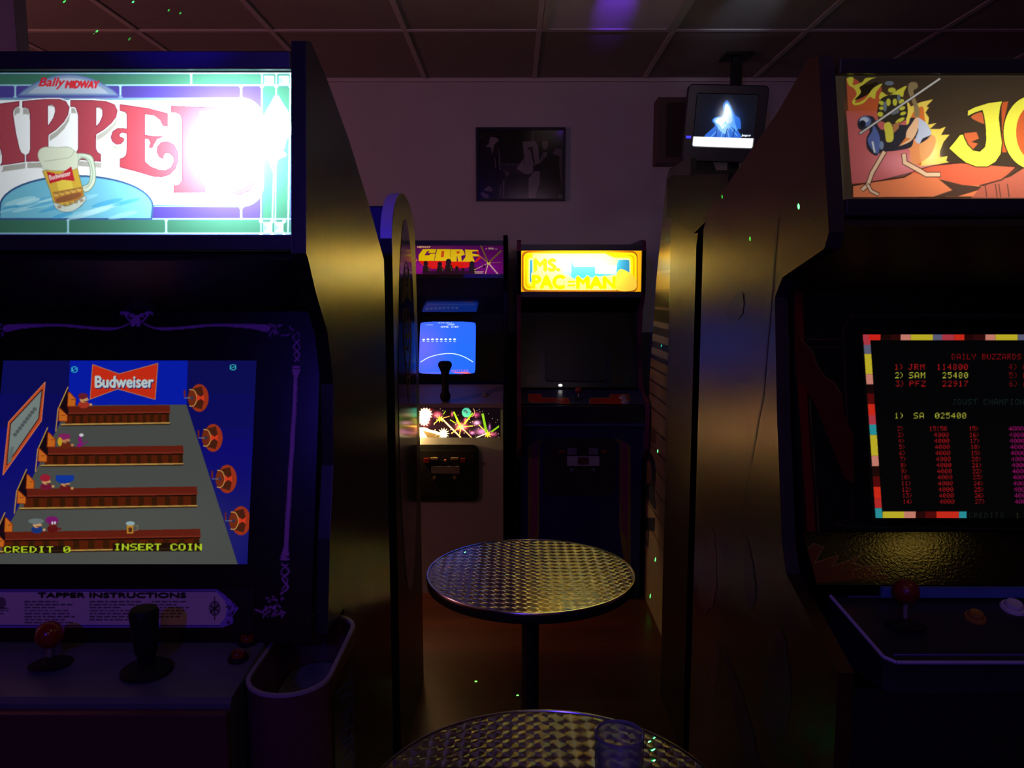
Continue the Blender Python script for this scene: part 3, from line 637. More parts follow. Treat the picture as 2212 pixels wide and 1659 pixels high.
bm = bmesh.new(); ring_body(bm, [(stadium(dx0, dx1, dy0, dy1), 0.42), (stadium(dx0, dx1, dy0, dy1), 0.974), (stadium(dx0 + 0.006, dx1 - 0.006, dy0 + 0.006, dy1 - 0.006), 0.974), (stadium(dx0 + 0.006, dx1 - 0.006, dy0 + 0.006, dy1 - 0.006), 0.90)], capt=False)
dh = mesh('drink_holder', bm, mat('dark_red_vinyl', (0.11, 0.035, 0.045), 0.4, noise=0.2, nscale=30), t1, smooth=True)
bm = bmesh.new(); ring_body(bm, [(stadium(dx0 + 0.007, dx1 - 0.007, dy0 + 0.007, dy1 - 0.007), 0.88), (stadium(dx0 + 0.007, dx1 - 0.007, dy0 + 0.007, dy1 - 0.007), 0.898)]); mesh('liner', bm, mat('wet_liner', (0.16, 0.16, 0.20), 0.22, noise=0.5, nscale=60, bump=1.0), dh)
bm = bmesh.new()
for q, z in ((0.0, 0.9745),): ring_body(bm, [(stadium(dx0 - 0.001, dx1 + 0.001, dy0 - 0.001, dy1 + 0.001), z), (stadium(dx0 - 0.001, dx1 + 0.001, dy0 - 0.001, dy1 + 0.001), z + 0.004), (stadium(dx0 + 0.005, dx1 - 0.005, dy0 + 0.005, dy1 - 0.005), z + 0.004), (stadium(dx0 + 0.005, dx1 - 0.005, dy0 + 0.005, dy1 - 0.005), z)], False, False)
mesh('rim', bm, mat('pale_rim_plastic', (0.32, 0.28, 0.36), 0.3, noise=0.1), dh)
cv = Canvas(0, 0, 1, 1, 300, (34, 12, 14))
for k in range(5): cv.line([(0.15 + 0.7 * abs(math.sin(k + j * 0.7)), 0.05 + j * 0.1 + 0.02 * k) for j in range(9)], (60, 70, 170), 0.02, sm=True)
printed('scroll_sticker', cv, (dx1 + 0.0015, 1.02, 0.74), (0, 0.15, 0), (0, 0, 0.21), 0.0015, print_mat('sticker_print', 0.35), dh, mode='uv')
q = P(110, 1437, Z=0.984); tp = P(107, 1371, Y=q.y + 0.004); ball_stick(t1, (q.x, q.y, 0.9815 + (q.y - 0.962) * 0.08 - 0.003), tp, 0.0187, REDP)
q = P(318, 1448, Z=0.984); zt = 0.980 + (q.y - 0.962) * 0.08
tz = P(310, 1312, Y=q.y).z
bm = bmesh.new(); h_ = tz - zt
lathe(bm, [(0, 0.004), (0.012, 0.004), (0.0115, 0.02), (0.0145, 0.3 * h_), (0.017, 0.6 * h_), (0.0185, 0.8 * h_), (0.0195, 0.93 * h_), (0.017, 0.985 * h_), (0.010, h_), (0, h_)], (q.x, q.y, zt), 12)
th_ = mesh('tap_handle', bm, RUBBER, t1, smooth=True)
bm = bmesh.new(); lathe(bm, [(0, -0.002), (0.034, -0.002), (0.034, 0.002), (0.028, 0.006), (0.014, 0.009), (0, 0.009)], (q.x, q.y, zt), 32); mesh('base_plate', bm, RUBBER, th_, smooth=True)
ORB = mat('orange_button', (0.20, 0.030, 0.008), 0.25, noise=0.1)
for px, py in ((515, 1426), (535, 1396)):
    q = P(px, py, Z=0.984); button(t1, (q.x, q.y, 0.978 + (q.y - 0.962) * 0.08), (0, -0.08, 1), 0.0105, ORB, ring=RUBBER)

# ================================================================== 2. the flying-knight game, near right
def marquee_right():
    cv = Canvas(1795, 155, 2800, 440, 1.0, (72, 60, 50)); cv.crop(5.369, 1800, 150)
    BRN, OR, YE, PK = (66, 54, 44), (206, 98, 52), (222, 214, 72), (222, 118, 126)
    cv.fill([(130, 90), (2300, 90), (2300, 1480), (110, 1480)], BRN)
    cv.fill([(150, 100), (260, 110), (420, 240), (560, 200), (560, 1300), (220, 1330)], (196, 92, 62))
    cv.fill([(150, 480), (700, 480), (1100, 800), (1300, 1080), (900, 1190), (480, 1300), (215, 1320)], (206, 104, 108)); cv.soft(780, 1080, 300, 160, (240, 150, 165), 0.8); cv.soft(480, 430, 320, 120, (206, 98, 52), 0.8)
    for q in ([(160, 100), (235, 95), (230, 180), (330, 150), (380, 100), (500, 95), (430, 120), (300, 220), (400, 220), (330, 300), (250, 380), (300, 380), (380, 330), (460, 220), (570, 165), (500, 260), (480, 340), (420, 320), (350, 390), (250, 415), (220, 370), (270, 290), (240, 220), (180, 180)],
              [(640, 300), (760, 230), (850, 190), (820, 260), (800, 330), (700, 420), (540, 350), (560, 260)]):
        cv.fill(q, YE, sm=True); 
    cv.fill([(310, 200), (420, 170), (520, 150), (450, 230), (400, 290), (300, 340), (250, 350), (320, 270)], (40, 32, 22), sm=True)
    fl = [(840, 520), (860, 360), (900, 430), (1010, 380), (1160, 345), (1080, 430), (1110, 440), (1070, 500), (1110, 560), (1100, 640), (1200, 620), (1120, 690), (1230, 690), (1305, 665), (1250, 760), (1350, 755), (1280, 840), (1240, 940), (1230, 1020), (1325, 1005), (1310, 1060), (1345, 1075), (1200, 1100), (1000, 1120), (900, 1000), (860, 800)]
    cv.fill(fl, (246, 216, 96)); cv.soft(1120, 960, 110, 190, (255, 250, 200), 0.7); cv.fill([(900, 560), (1030, 430), (1060, 560), (1080, 700), (1000, 900), (1020, 1110), (900, 1000)], (224, 120, 60), sm=True); cv.fill([(940, 760), (1180, 780), (1120, 1000), (900, 1100)], (240, 160, 110), 0.8, sm=True)
    # rocks
    cv.fill([(225, 1350), (480, 1300), (820, 1250), (960, 1170), (1150, 1120), (1400, 1090), (1760, 1140), (2120, 1130), (1960, 1280), (1740, 1350), (1690, 1480), (225, 1490)], (238, 134, 92), line=(70, 40, 36), lw=14)
    cv.fill([(900, 1195), (1150, 1120), (1480, 1090), (2110, 1135), (1950, 1285), (1700, 1340), (1500, 1350), (1250, 1270)], (222, 104, 78)); cv.fill([(1220, 1270), (1500, 1340), (1720, 1360), (1680, 1400), (1450, 1470), (1150, 1480), (1380, 1400)], (84, 62, 54)); cv.fill([(1720, 1360), (2060, 1240), (2200, 1150), (2400, 1150), (2400, 1490), (1600, 1490)], (186, 100, 84)); cv.line([(1700, 1350), (1950, 1280), (2130, 1150)], (84, 60, 54), 18)
    for x in (1760, 1880, 1920, 2020): cv.line([(x, 1330), (x + 20, 1480)], (96, 66, 60), 12)
    # a plain long-legged bird
    cv.fill([(480, 570), (450, 545), (380, 535), (310, 560), (280, 620), (300, 690), (360, 700), (400, 660), (420, 720), (385, 800), (395, 920), (490, 1000), (560, 960), (740, 940), (900, 900), (940, 800), (1000, 860), (1130, 760), (1090, 640), (1000, 580), (900, 560), (860, 640), (700, 640), (560, 700)], (52, 50, 62), sm=True)
    cv.fill([(470, 650), (540, 790), (520, 980), (430, 900), (400, 810), (450, 720)], (92, 108, 176), sm=True); cv.ell(370, 600, 70, 60, (104, 122, 180)); cv.ell(360, 585, 50, 32, (190, 204, 228)); cv.ell(340, 630, 36, 40, (36, 36, 48))
    cv.line([(455, 840), (480, 960)], (210, 220, 230), 22); cv.ell(560, 880, 26, 50, (120, 140, 180)); cv.fill([(960, 560), (1040, 590), (1090, 640), (1135, 750), (1040, 800), (1000, 860), (950, 820), (985, 700)], (196, 206, 240), sm=True)
    cv.fill([(960, 560), (990, 600), (970, 720), (900, 830), (760, 890), (830, 830), (850, 720), (900, 640)], (244, 196, 160), sm=True); cv.fill([(900, 800), (760, 890), (840, 790)], (226, 130, 70))
    # saddle pack (plain shapes in yellow and grey)
    cv.fill([(880, 160), (960, 150), (980, 210), (930, 250), (960, 360), (1000, 470), (990, 550), (940, 540), (930, 420), (870, 260)], (150, 130, 96), sm=True)
    cv.fill([(540, 360), (640, 300), (760, 300), (850, 380), (850, 560), (720, 640), (560, 600), (510, 520)], (54, 50, 44), sm=True)
    for x, y, a, b, r in ((560, 390, 34, 24, 30), (640, 380, 26, 44, 0), (715, 380, 26, 42, 0), (790, 370, 34, 26, -30), (545, 520, 34, 30, 0), (800, 450, 36, 22, -20), (810, 510, 36, 20, -20), (775, 590, 60, 22, -30), (680, 240, 46, 30, 0), (560, 450, 30, 20, 0)): cv.ell(x, y, a, b, (206, 204, 70), rot=r)
    for x, y, a, b in ((600, 430, 22, 60), (760, 330, 20, 40), (690, 500, 40, 24), (650, 160, 54, 26), (740, 480, 24, 30)): cv.ell(x, y, a, b, (112, 124, 140))
    cv.fill([(590, 640), (650, 610), (690, 680), (695, 820), (620, 840), (600, 740)], (214, 206, 78), sm=True); cv.fill([(690, 640), (770, 600), (760, 680), (700, 740)], (180, 120, 80))
    cv.line([(305, 745), (1240, 105)], (60, 52, 50), 34); cv.line([(310, 742), (1235, 108)], (206, 206, 210), 22)
    # legs
    for pts, w in (([(590, 960), (520, 1080), (450, 1200), (400, 1340), (340, 1390)], 42), ([(400, 1340), (440, 1410), (520, 1450)], 30), ([(820, 990), (830, 1080), (960, 1150), (1080, 1220), (1230, 1220)], 46)):
        cv.line(pts, (70, 44, 36), w + 16); cv.line(pts, (244, 206, 176), w)
    # lettering
    LY = (236, 232, 84)
    cv.fill([(1600, 560), (1690, 500), (1760, 520), (1790, 640)], (206, 104, 64), sm=True); cv.fill([(1520, 740), (1660, 725), (1690, 800), (1600, 840), (1680, 860), (1600, 950), (1480, 900)], (206, 104, 64)); cv.fill([(1950, 380), (2030, 370), (1990, 560), (2010, 960), (1960, 960)], (196, 92, 50))
    J = [(1560, 540), (1562, 480), (1640, 440), (1800, 390), (1958, 370), (1935, 440), (1920, 560), (1935, 700), (1955, 850), (1940, 980), (1880, 1070), (1790, 1125), (1660, 1125), (1540, 1080), (1450, 1010), (1345, 915), (1400, 850), (1470, 760), (1505, 755), (1520, 800), (1560, 880), (1620, 940), (1700, 955), (1760, 900), (1775, 820), (1770, 680), (1750, 540), (1730, 470), (1640, 500)]
    cv.line(J + [J[0]], (46, 38, 30), 22); cv.fill(J, LY)
    def bl(cx, cy, rx, ry, t):
        cv.ell(cx, cy, rx + 12, ry + 12, (46, 38, 30)); cv.ell(cx, cy, rx, ry, LY); cv.ell(cx, cy, rx - t, ry - t * 0.8, (200, 96, 54))
    bl(2310, 730, 335, 425, 145)
    cv.crop(1, 0, 0)
    cv.text('UST', 2300, 355, 330, 140, LY, bold=7)
    cv.rect(2650, 160, 2800, 432, (170, 80, 60)); cv.rect(1790, 150, 1823, 440, (76, 66, 54))
    return cv

def game_right():
    cv = Canvas(1855, 712, 2620, 1130, 1.0, (5, 6, 8)); cv.crop(2.6587, 1380, 600)
    R_, Y_, PK, CY, DR, GB, RO = (240, 50, 30), (226, 206, 50), (236, 150, 130), (50, 170, 180), (96, 14, 14), (110, 110, 140), (206, 66, 80)
    seq = [(1287, 1322, RO), (1322, 1388, (246, 44, 34)), (1388, 1445, (30, 10, 8)), (1445, 1504, (50, 14, 12)), (1504, 1562, PK), (1562, 1688, Y_), (1688, 1742, GB), (1742, 1812, RO), (1812, 1870, R_), (1870, 1925, (40, 10, 10)), (1925, 1990, (56, 14, 14)), (1990, 2048, PK), (2048, 2176, Y_), (2176, 2230, GB), (2230, 2300, RO), (2300, 2420, R_), (2420, 2540, DR), (2540, 2660, PK), (2660, 2790, Y_), (2790, 2900, RO), (2900, 3300, R_)]
    for a, b, c in seq: cv.rect(a, 323 - (a - 1287) * 0.002, b, 359, c)
    def lx(y): return 1287 + (y - 323) * (1360 - 1287) / (1382 - 323)
    for a, b, c in ((359, 385, RO), (385, 438, GB), (438, 555, Y_), (555, 612, PK), (612, 665, (24, 8, 8)), (665, 726, DR), (726, 790, R_), (790, 843, RO), (843, 902, CY), (902, 1022, Y_), (1022, 1082, PK), (1082, 1140, (36, 12, 8)), (1140, 1200, DR), (1200, 1270, R_), (1270, 1323, (214, 50, 50)), (1323, 1384, CY)):
        cv.fill([(lx(a), a), (lx(a) + 40, a), (lx(b) + 40, b), (lx(b), b)], c)
    for a, b, c in ((1400, 1524, Y_), (1524, 1590, PK), (1590, 1646, (46, 12, 10)), (1646, 1710, DR), (1710, 1838, (238, 52, 34)), (1838, 1882, CY)): cv.rect(a, 1342, b, 1384, c)
    Rd, Yl = (190, 26, 30), (206, 206, 70)
    cv.pix('DAILY BUZZARDS', 1797, 437, 4.4, 4.7, (150, 16, 22), 29); 
    for n, (a, b, c) in enumerate((('1)', 'JRM', '114800'), ('2)', 'SAM', '25400'), ('3)', 'PFZ', '22917'))):
        y = 495 + n * 48; col = Yl if n == 1 else Rd
        cv.pix(a, 1469 + n * 3, y, 4.4, 4.8, col, 26); cv.pix(b, 1548 + n * 3, y, 5, 4.8, col, 34); cv.pix(c, 1712 if n == 0 else 1744, y, 4.4, 4.8, col, 31)
        cv.pix(('4)', '5)', '6)')[n] + ' ABS', 2124 + n * 2, y, 4.4, 4.8, (120, 14, 18), 27)
    cv.pix('JOUST CHAMPIONS', 1800, 697, 4.4, 4.6, (24, 40, 36), 30)
    cv.pix('1)', 1469, 775, 4.6, 4.8, Yl, 28); cv.pix('SA', 1578, 775, 5, 4.8, Yl, 34); cv.pix('025400', 1702, 775, 4.6, 4.8, Yl, 31)
    for k in range(13):
        y = 854 + k * 34.9; sx = k * 3.0
        s = '%d>' % (k + 2); cv.pix(s, 1485 + sx - (0 if k < 8 else 4), y, 3.2, 3.6, Rd, 20)
        v = '15150' if k == 0 else '4000'; cv.pix(v, 1668 + sx + (0 if k == 0 else 24), y, 3.6, 3.6, Rd, 22 if k else 21)
        cv.pix('%d>' % (k + 15), 1896 + sx, y, 3.4, 3.6, Rd, 20)
        cv.pix('4000', 2124 + sx, y, 3.8, 3.6, (170, 20, 110), 22)
    cv.pix('CREDITS', 1895, 1348, 4.0, 4.6, (26, 36, 30), 30); cv.pix('1', 2165, 1348, 4.0, 4.6, (46, 50, 20), 30)
    return cv

def bezel_right():
    cv = Canvas(1660, 590, 2900, 1300, 1.0, (9, 9, 12)); cv.crop(2.6587, 1380, 600)
    RD, YL = (110, 18, 20), (120, 104, 50)
    cv.line([(890, 50), (3000, 50)], RD, 60); cv.line([(915, 60), (930, 500), (1000, 1600)], RD, 50); cv.line([(945, 95), (3000, 95)], (40, 14, 14), 10)
    cv.fill([(890, 200), (930, 340), (960, 380), (1000, 430), (1020, 500), (1070, 570), (1120, 600), (1170, 680), (1180, 780), (1230, 900), (1240, 1180), (1180, 1150), (1080, 900), (1000, 700), (900, 560)], (84, 16, 18)); cv.line([(930, 350), (1000, 430), (1020, 500), (1070, 570), (1120, 600), (1170, 680)], YL, 6)
    cv.line([(960, 355), (1160, 355)], YL, 6); cv.line([(980, 400), (1160, 400)], YL, 6); cv.line([(980, 690), (1010, 1100), (1040, 1530)], YL, 5)
    cv.line([(3000, 215), (1330, 215), (1240, 225), (1185, 270), (1175, 330), (1195, 780), (1200, 820)], (70, 58, 40), 9, sm=True)
    cv.line([(1220, 1230), (1235, 1370), (1270, 1430), (3000, 1440)], (60, 52, 36), 7, sm=True)
    return cv
def ledge_right():
    cv = Canvas(1660, 1100, 2900, 1320, 1.0, (9, 9, 10)); cv.crop(2.6587, 1380, 1035)
    pts = [(970, 400), (1000, 370), (1060, 390), (1010, 480), (1100, 450), (1150, 440), (1110, 500), (1200, 470), (1280, 430), (1230, 480), (1280, 500), (1400, 495), (1380, 530), (1450, 575), (1250, 580), (1000, 600)]
    cv.fill(pts, (92, 22, 20)); cv.line(pts[:13], (140, 110, 50), 6)
    return cv
JX0, JX1 = 0.430, 1.095
t2 = thing('arcade_cabinet', 'near right arcade cabinet with fiery bird marquee and a high-score list on its screen', 'arcade cabinet', ((JX0 + JX1) / 2, 1.5, 0), 'arcade cabinets in the games room')
profJ = [(1.150, 1.832), (1.084, 1.582), (1.098, 1.560), (1.262, 1.524), (1.296, 1.492), (1.262, 1.300), (1.214, 1.100), (1.190, 1.060), (0.985, 1.000), (0.985, 0.86), (1.14, 0.72), (1.14, 0.0), (1.80, 0.0), (1.80, 1.64), (1.77, 1.675), (1.612, 1.715), (1.316, 1.792), (1.19, 1.838)]
joustlam = laminate('brown_side_laminate', (0.035, 0.020, 0.010), 0.33, 1.0, (1, 0.60, 0.25))
side_panels(t2, profJ, JX0, JX1, 0.022, joustlam, slice(0, 8), edge=mat('pale_edge_plastic', (0.20, 0.20, 0.25), 0.35, noise=0.1))
ji, jo = JX0 + 0.022, JX1 - 0.022
# faint painted feathers and a pole along the lower side
cv = Canvas(1480, 560, 1720, 1659, 1.0, (0, 0, 0))
bm = bmesh.new()
def feather(px, py, rx, ry, rot):
    c, s = math.cos(RAD(rot)), math.sin(RAD(rot)); pts = []
    for k in range(20):
        a = 2 * math.pi * k / 20; r = 1 if k % 2 else 0.88
        x, y = rx * r * math.cos(a) * (0.75 + 0.35 * math.sin(a)), ry * r * math.sin(a)
        q = P(px + x * c - y * s, py + x * s + y * c, X=JX0 - 0.0009); pts.append(bm.verts.new(q))
    bm.faces.new(pts)
for a in ((1530, 1230, 26, 100, 4), (1618, 1240, 16, 80, -4), (1590, 660, 24, 34, 20), (1600, 1540, 20, 150, -14), (1680, 1480, 40, 130, 3), (1545, 1440, 14, 50, 10)): feather(*a)
for (xa, ya, xb, yb) in ((1680, 470, 1648, 850), (1648, 850, 1605, 1100)):
    v = [bm.verts.new(P(x, y, X=JX0 - 0.0006)) for x, y in ((xa - 2, ya), (xa + 2, ya), (xb + 2, yb), (xb - 2, yb))]; bm.faces.new(v)
mesh('side_artwork', bm, mat('faded_side_paint', (0.062, 0.030, 0.034), 0.4, noise=0.2), t2)
bm = bmesh.new(); strip(bm, [(1.152, 1.818), (1.316, 1.778), (1.612, 1.702), (1.755, 1.662), (1.785, 1.63), (1.785, 0.1)], ji, jo, 0.012); mesh('top_and_back_board', bm, BLACK, t2)
mo = P(1825, 430, X=ji + 0.001)
lamp_box(t2, ji, jo, 1.158, 1.30, 1.628, 1.797)
box('marquee_retainer', ji, jo, 1.128, 1.142, 1.802, 1.822, EDGE, t2, 0.002); box('marquee_retainer', ji, jo, 1.084, 1.097, 1.604, 1.6265, EDGE, t2, 0.002)
printed('marquee', marquee_right(), (ji, 1.0975, 1.627), (jo - ji, 0, 0), (0, 0.0445, 0.175), 0.00075, sign_mat('lit_flame_sign', 0.50, 0.5), t2, label='backlit sign of a bird among flames and yellow letters')
lamp('sign_tube', 'AREA', (0.80, 1.20, 1.655), 0.9, (1.0, 0.93, 0.72), aim=(0.80, 1.10, 1.70), shape='RECTANGLE', size=0.46, size_y=0.02)
bm = bmesh.new(); strip(bm, [(1.098, 1.600), (1.285, 1.512)], ji, jo, 0.01); mesh('speaker_board', bm, mat('brown_reflection_board', (0.05, 0.032, 0.012), 0.45, noise=0.2), t2)  # black board, with the brownish reflection put into its colour
sl2 = 0.26
z0b, z1b = 1.129, 1.510
yb = lambda z: 1.271 + (z - 1.433) * sl2
s0, s1, q0, q1 = 0.567, 0.952, 1.149, 1.433
printed('bezel', bezel_right(), (ji, yb(z0b) - 0.003, z0b), (jo - ji, 0, 0), (0, (z1b - z0b) * sl2, z1b - z0b), 0.0016, print_mat('bezel_print_right', 0.25, 0.4), t2, hole=((s0 - ji - .004) / (jo - ji), (s1 - ji + .004) / (jo - ji), (q0 - z0b) / (z1b - z0b), (q1 - z0b) / (z1b - z0b)), label='black bezel with dark red flames')
printed('screen', game_right(), (s0 - 0.006, yb(q0 - 0.006), q0 - 0.006), (s1 - s0 + 0.012, 0, 0), (0, (q1 - q0 + 0.012) * sl2, q1 - q0 + 0.012), 0.0009, screen_mat('game_tube_right', 0.62), t2, label='black screen with a colour-block border and red lists')
printed('control_glass', ledge_right(), (ji, 1.122, 1.068), (jo - ji, 0, 0), (0, 0.0665, 0.060), 0.0016, print_mat('ledge_print', 0.07, 0.5, bump=0.10), t2, label='sloping glossy ledge under the screen')
cpm = mat('dark_control_art', (0.02, 0.02, 0.03), 0.3, noise=0.6, nscale=14)
cpo = [(0.475, 1.128), (0.499, 1.006), (0.512, 0.996), (1.013, 0.996), (1.026, 1.006), (1.05, 1.128)]
zj = lambda y: 1.010 + (y - 0.996) * 0.30
bm = bmesh.new(); a = [bm.verts.new((x, y, zj(y))) for x, y in cpo]; b = [bm.verts.new((x, y, 0.965)) for x, y in cpo]
bm.faces.new(a); bm.faces.new(b[::-1])
for i in range(len(a)): bm.faces.new((a[i], a[(i + 1) % 6], b[(i + 1) % 6], b[i]))
cpj = mesh('control_panel', bm, cpm, t2)
pe = mat('violet_light_edge_tint', (0.42, 0.34, 0.62), 0.35, noise=0.08)  # white plastic, with the violet light put into its colour
bm = bmesh.new()
def rod(bm, a, b, r):
    a, b = Vector(a), Vector(b); cyl(bm, a, b - a, r, r, (b - a).length, 8)
for (xa, ya), (xb, yb_) in zip(cpo, cpo[1:]): rod(bm, (xa, ya, zj(ya) - 0.001), (xb, yb_, zj(yb_) - 0.001), 0.0026)
mesh('panel_edging', bm, pe, cpj, label='white edging coloured by violet light')
bm = bmesh.new()
rod(bm, (0.50, 1.124, zj(1.124) + 0.0005), (1.02, 1.124, zj(1.124) + 0.0005), 0.0008); rod(bm, (0.513, 1.008, zj(1.008) + 0.0005), (0.72, 1.008, zj(1.008) + 0.0005), 0.0012)
mesh('panel_lines', bm, mat('blue_line_print', (0.10, 0.08, 0.35), 0.3, noise=0.1), cpj)
bm = bmesh.new(); bx(bm, 0.545, 1.0, 1.1125, 1.1212, 1.052, 1.0665); mesh('blue_reflection_strip', bm, mat('blue_reflection_colour', (0.08, 0.16, 0.42), 0.3, noise=0.1), t2)  # blue bar added to stand for reflections below the screen
q = P(1955, 1352, Z=1.03); tp = P(1957, 1278, Y=q.y + 0.006); ball_stick(t2, (q.x, q.y, zj(q.y) - 0.001), tp, 0.0180, mat('dark_red_plastic', (0.16, 0.012, 0.010), 0.35, noise=0.1))
q = P(2105, 1342, Z=1.03); button(t2, (q.x, q.y, zj(q.y) - 0.002), (0, -0.3, 1), 0.011, mat('amber_button', (0.30, 0.14, 0.02), 0.35, noise=0.1))
q = P(2188, 1308, Z=1.045); button(t2, (q.x, q.y, zj(q.y) - 0.002), (0, -0.3, 1), 0.013, mat('white_button', (0.55, 0.5, 0.6), 0.35, noise=0.05))
bm = bmesh.new(); strip(bm, [(1.002, 0.963), (1.002, 0.865), (1.155, 0.725), (1.155, 0.02)], ji, jo, -0.014); mesh('front_panel', bm, mat('front_flame_paint', (0.012, 0.010, 0.010), 0.5, noise=0.3), t2)

# ================================================================== 3. cabinets lining the aisle
def plain_head(root, x0, x1, yf, yb_, z0, z1, m=BLACK):
    bm = bmesh.new(); bx(bm, x0, x1, yf, yb_, z0, z1, 0.006); return mesh('marquee_box', bm, m, root)
# 3a. rounded-top cabinet behind the left one
DX0, DX1 = -0.985, -0.350
t3 = thing('arcade_cabinet', 'arcade cabinet with round-topped side and tall oval mirror, behind the bartending game', 'arcade cabinet', (-0.66, 2.6, 0), 'arcade cabinets in the games room')
arch = [(2.29, 0.0), (2.29, 1.655)] + [(2.29 + 0.27 * (1 - math.cos(RAD(a))) , 1.655 + 0.155 * math.sin(RAD(a))) for a in range(10, 180, 10)] + [(2.83, 1.655), (2.88, 1.2), (2.90, 0.0)]
pale_side = laminate('beige_side_laminate', (0.075, 0.062, 0.045), 0.33, 0.9)
d_edge = mat('wide_edge_plastic', (0.55, 0.55, 0.65), 0.45, noise=0.1)
outs = []
for x0, x1 in ((DX0, DX0 + 0.034), (DX1 - 0.034, DX1)):
    bm = bmesh.new(); prism(bm, arch, x0, x1); s = mesh('side_panel', bm, pale_side, t3); outs.append(s)
    bm = bmesh.new(); strip(bm, [p for p in arch[1:14]], x0 + 0.0005, x1 - 0.0005, -0.003); mesh('edge_molding', bm, d_edge, s, label='blue-lit curved front edge')
    bm = bmesh.new(); strip(bm, [(2.29, 0.0), (2.29, 1.654)], x0 + 0.0005, x1 - 0.0005, -0.003); mesh('shaded_front_edging', bm, RUBBER, s)  # lower run of the edging, blackened for the neighbour's shadow
bm = bmesh.new(); pts = []
for k in range(48):
    a = 2 * math.pi * k / 48; pts.append((0.215 * math.cos(a), 0.62 * math.sin(a)))
plate(bm, pts, (DX1 + 0.0002, 2.575, 1.115), (0, 1, 0), (0, 0, 1), 0.0012); ov = mesh('oval_mirror', bm, mat('smoked_mirror', (0.02, 0.02, 0.03), 0.10, spec=0.7, noise=0.2), outs[1])
bm = bmesh.new(); rnd = random.Random(5)
def curl(y, z, a, b, t0, t1, w=0.0022):
    pr = None
    for k in range(9):
        t = t0 + (t1 - t0) * k / 8; p = Vector((DX1 + 0.0018, y + a * math.cos(t), z + b * math.sin(t)))
        if pr is not None: cyl(bm, pr, p - pr, w / 2, w / 2, (p - pr).length, 5)
        pr = p
for k in range(6): curl(2.575, 1.47 - 0.012 * k, 0.02 + 0.018 * k, 0.05 + 0.028 * k, 0.3, math.pi - 0.3)
for k in range(6): curl(2.575 + (k % 3 - 1) * 0.06, 1.40 - 0.04 * (k // 3), 0.03, 0.05, k, k + 4.5)
for k in range(5): curl(2.575, 1.36 - 0.02 * k, 0.10 - 0.018 * k, 0.06 + 0.02 * k, math.pi + 0.2, 2 * math.pi - 0.2)
mesh('engraved_ornament', bm, mat('gold_line_print', (0.30, 0.24, 0.12), 0.4, noise=0.1), ov)
box('cabinet_body', DX0 + 0.034, DX1 - 0.034, 2.42, 2.86, 0.0, 1.30, BLACK, t3)
plain_head(t3, DX0 + 0.034, DX1 - 0.034, 2.45, 2.82, 1.52, 1.765)
bm = bmesh.new(); strip(bm, [(2.46, 1.52), (2.62, 1.42), (2.50, 1.30)], DX0 + 0.034, DX1 - 0.034, 0.012); mesh('dark_bezel', bm, BLACKG, t3)
bm = bmesh.new(); prism(bm, [(2.30, 1.02), (2.30, 0.94), (2.419, 0.90), (2.419, 1.06)], DX0 + 0.034, DX1 - 0.034); mesh('control_panel', bm, BLACK, t3)

# 3b. plain cabinet on the right behind the bird game
t4 = thing('arcade_cabinet', 'plain brown-sided arcade cabinet with unlit black head, between the bird game and the striped one', 'arcade cabinet', (0.87, 2.4, 0), 'arcade cabinets in the games room')
BX0, BX1 = 0.550, 1.19
profB = [(2.02, 1.79), (2.02, 1.735), (2.36, 1.690), (2.385, 1.64), (2.385, 0.0), (2.775, 0.0), (2.775, 1.886), (2.70, 1.886)]
side_panels(t4, profB, BX0, BX1, 0.02, laminate('dull_brown_side_laminate', (0.035, 0.020, 0.010), 0.42, 0.6, (1, 0.60, 0.25)), slice(1, 5))
bm = bmesh.new(); prism(bm, [(2.00, 1.795), (2.00, 1.73), (2.36, 1.675), (2.79, 1.765), (2.79, 1.892), (2.70, 1.892)], BX0 - 0.014, BX0 - 0.0005); mesh('head_cladding', bm, BLACK, t4)
box('cabinet_body', BX0 + 0.02, BX1 - 0.02, 2.42, 2.76, 0.0, 1.72, BLACK, t4)
bm = bmesh.new(); prism(bm, [(2.03, 1.785), (2.03, 1.738), (2.40, 1.722), (2.76, 1.722), (2.76, 1.876), (2.70, 1.876)], BX0 + 0.0205, BX1 - 0.0205); mesh('marquee_box', bm, BLACK, t4)
q0_ = P(1497, 388, Y=2.68); q1_ = P(1572, 388, Y=2.68)
box('top_edge_strip', q0_.x, q1_.x, 2.70, 2.712, 1.8865, 1.8895, mat('bare_metal_strip', (0.5, 0.55, 0.6), 0.3, metal=0.6, noise=0.05), t4)

# 3c. tall striped cabinet
t5 = thing('arcade_cabinet', 'tall arcade cabinet whose side carries pale stripes, beside the yellow-lit game', 'arcade cabinet', (0.97, 3.3, 0), 'arcade cabinets in the games room')
CX0, CX1 = 0.652, 1.28
profC = [(2.95, 0.0), (2.95, 1.99), (3.36, 2.01), (3.41, 1.985), (3.60, 1.55), (3.72, 1.10), (3.76, 0.0)]
side_panels(t5, profC, CX0, CX1, 0.02, BLACK, slice(1, 4))
box('cabinet_body', CX0 + 0.02, CX1 - 0.02, 2.97, 3.35, 0.0, 1.95, BLACK, t5)
cv = Canvas(1360, 360, 1460, 1400, 1.5, (66, 58, 50)); cv.crop(1, 0, 0)
def band(ya, yb_, c):        # a level band of the side, given where it crosses x = 1417
    z_a, z_b = P(1417, ya, X=CX0).z, P(1417, yb_, X=CX0).z
    co = np.array([[CX0, 2.8, z_a], [CX0, 3.9, z_a], [CX0, 3.9, z_b], [CX0, 2.8, z_b]]); xs, ys = project(co)
    cv.fill(list(zip(xs, ys)), c)
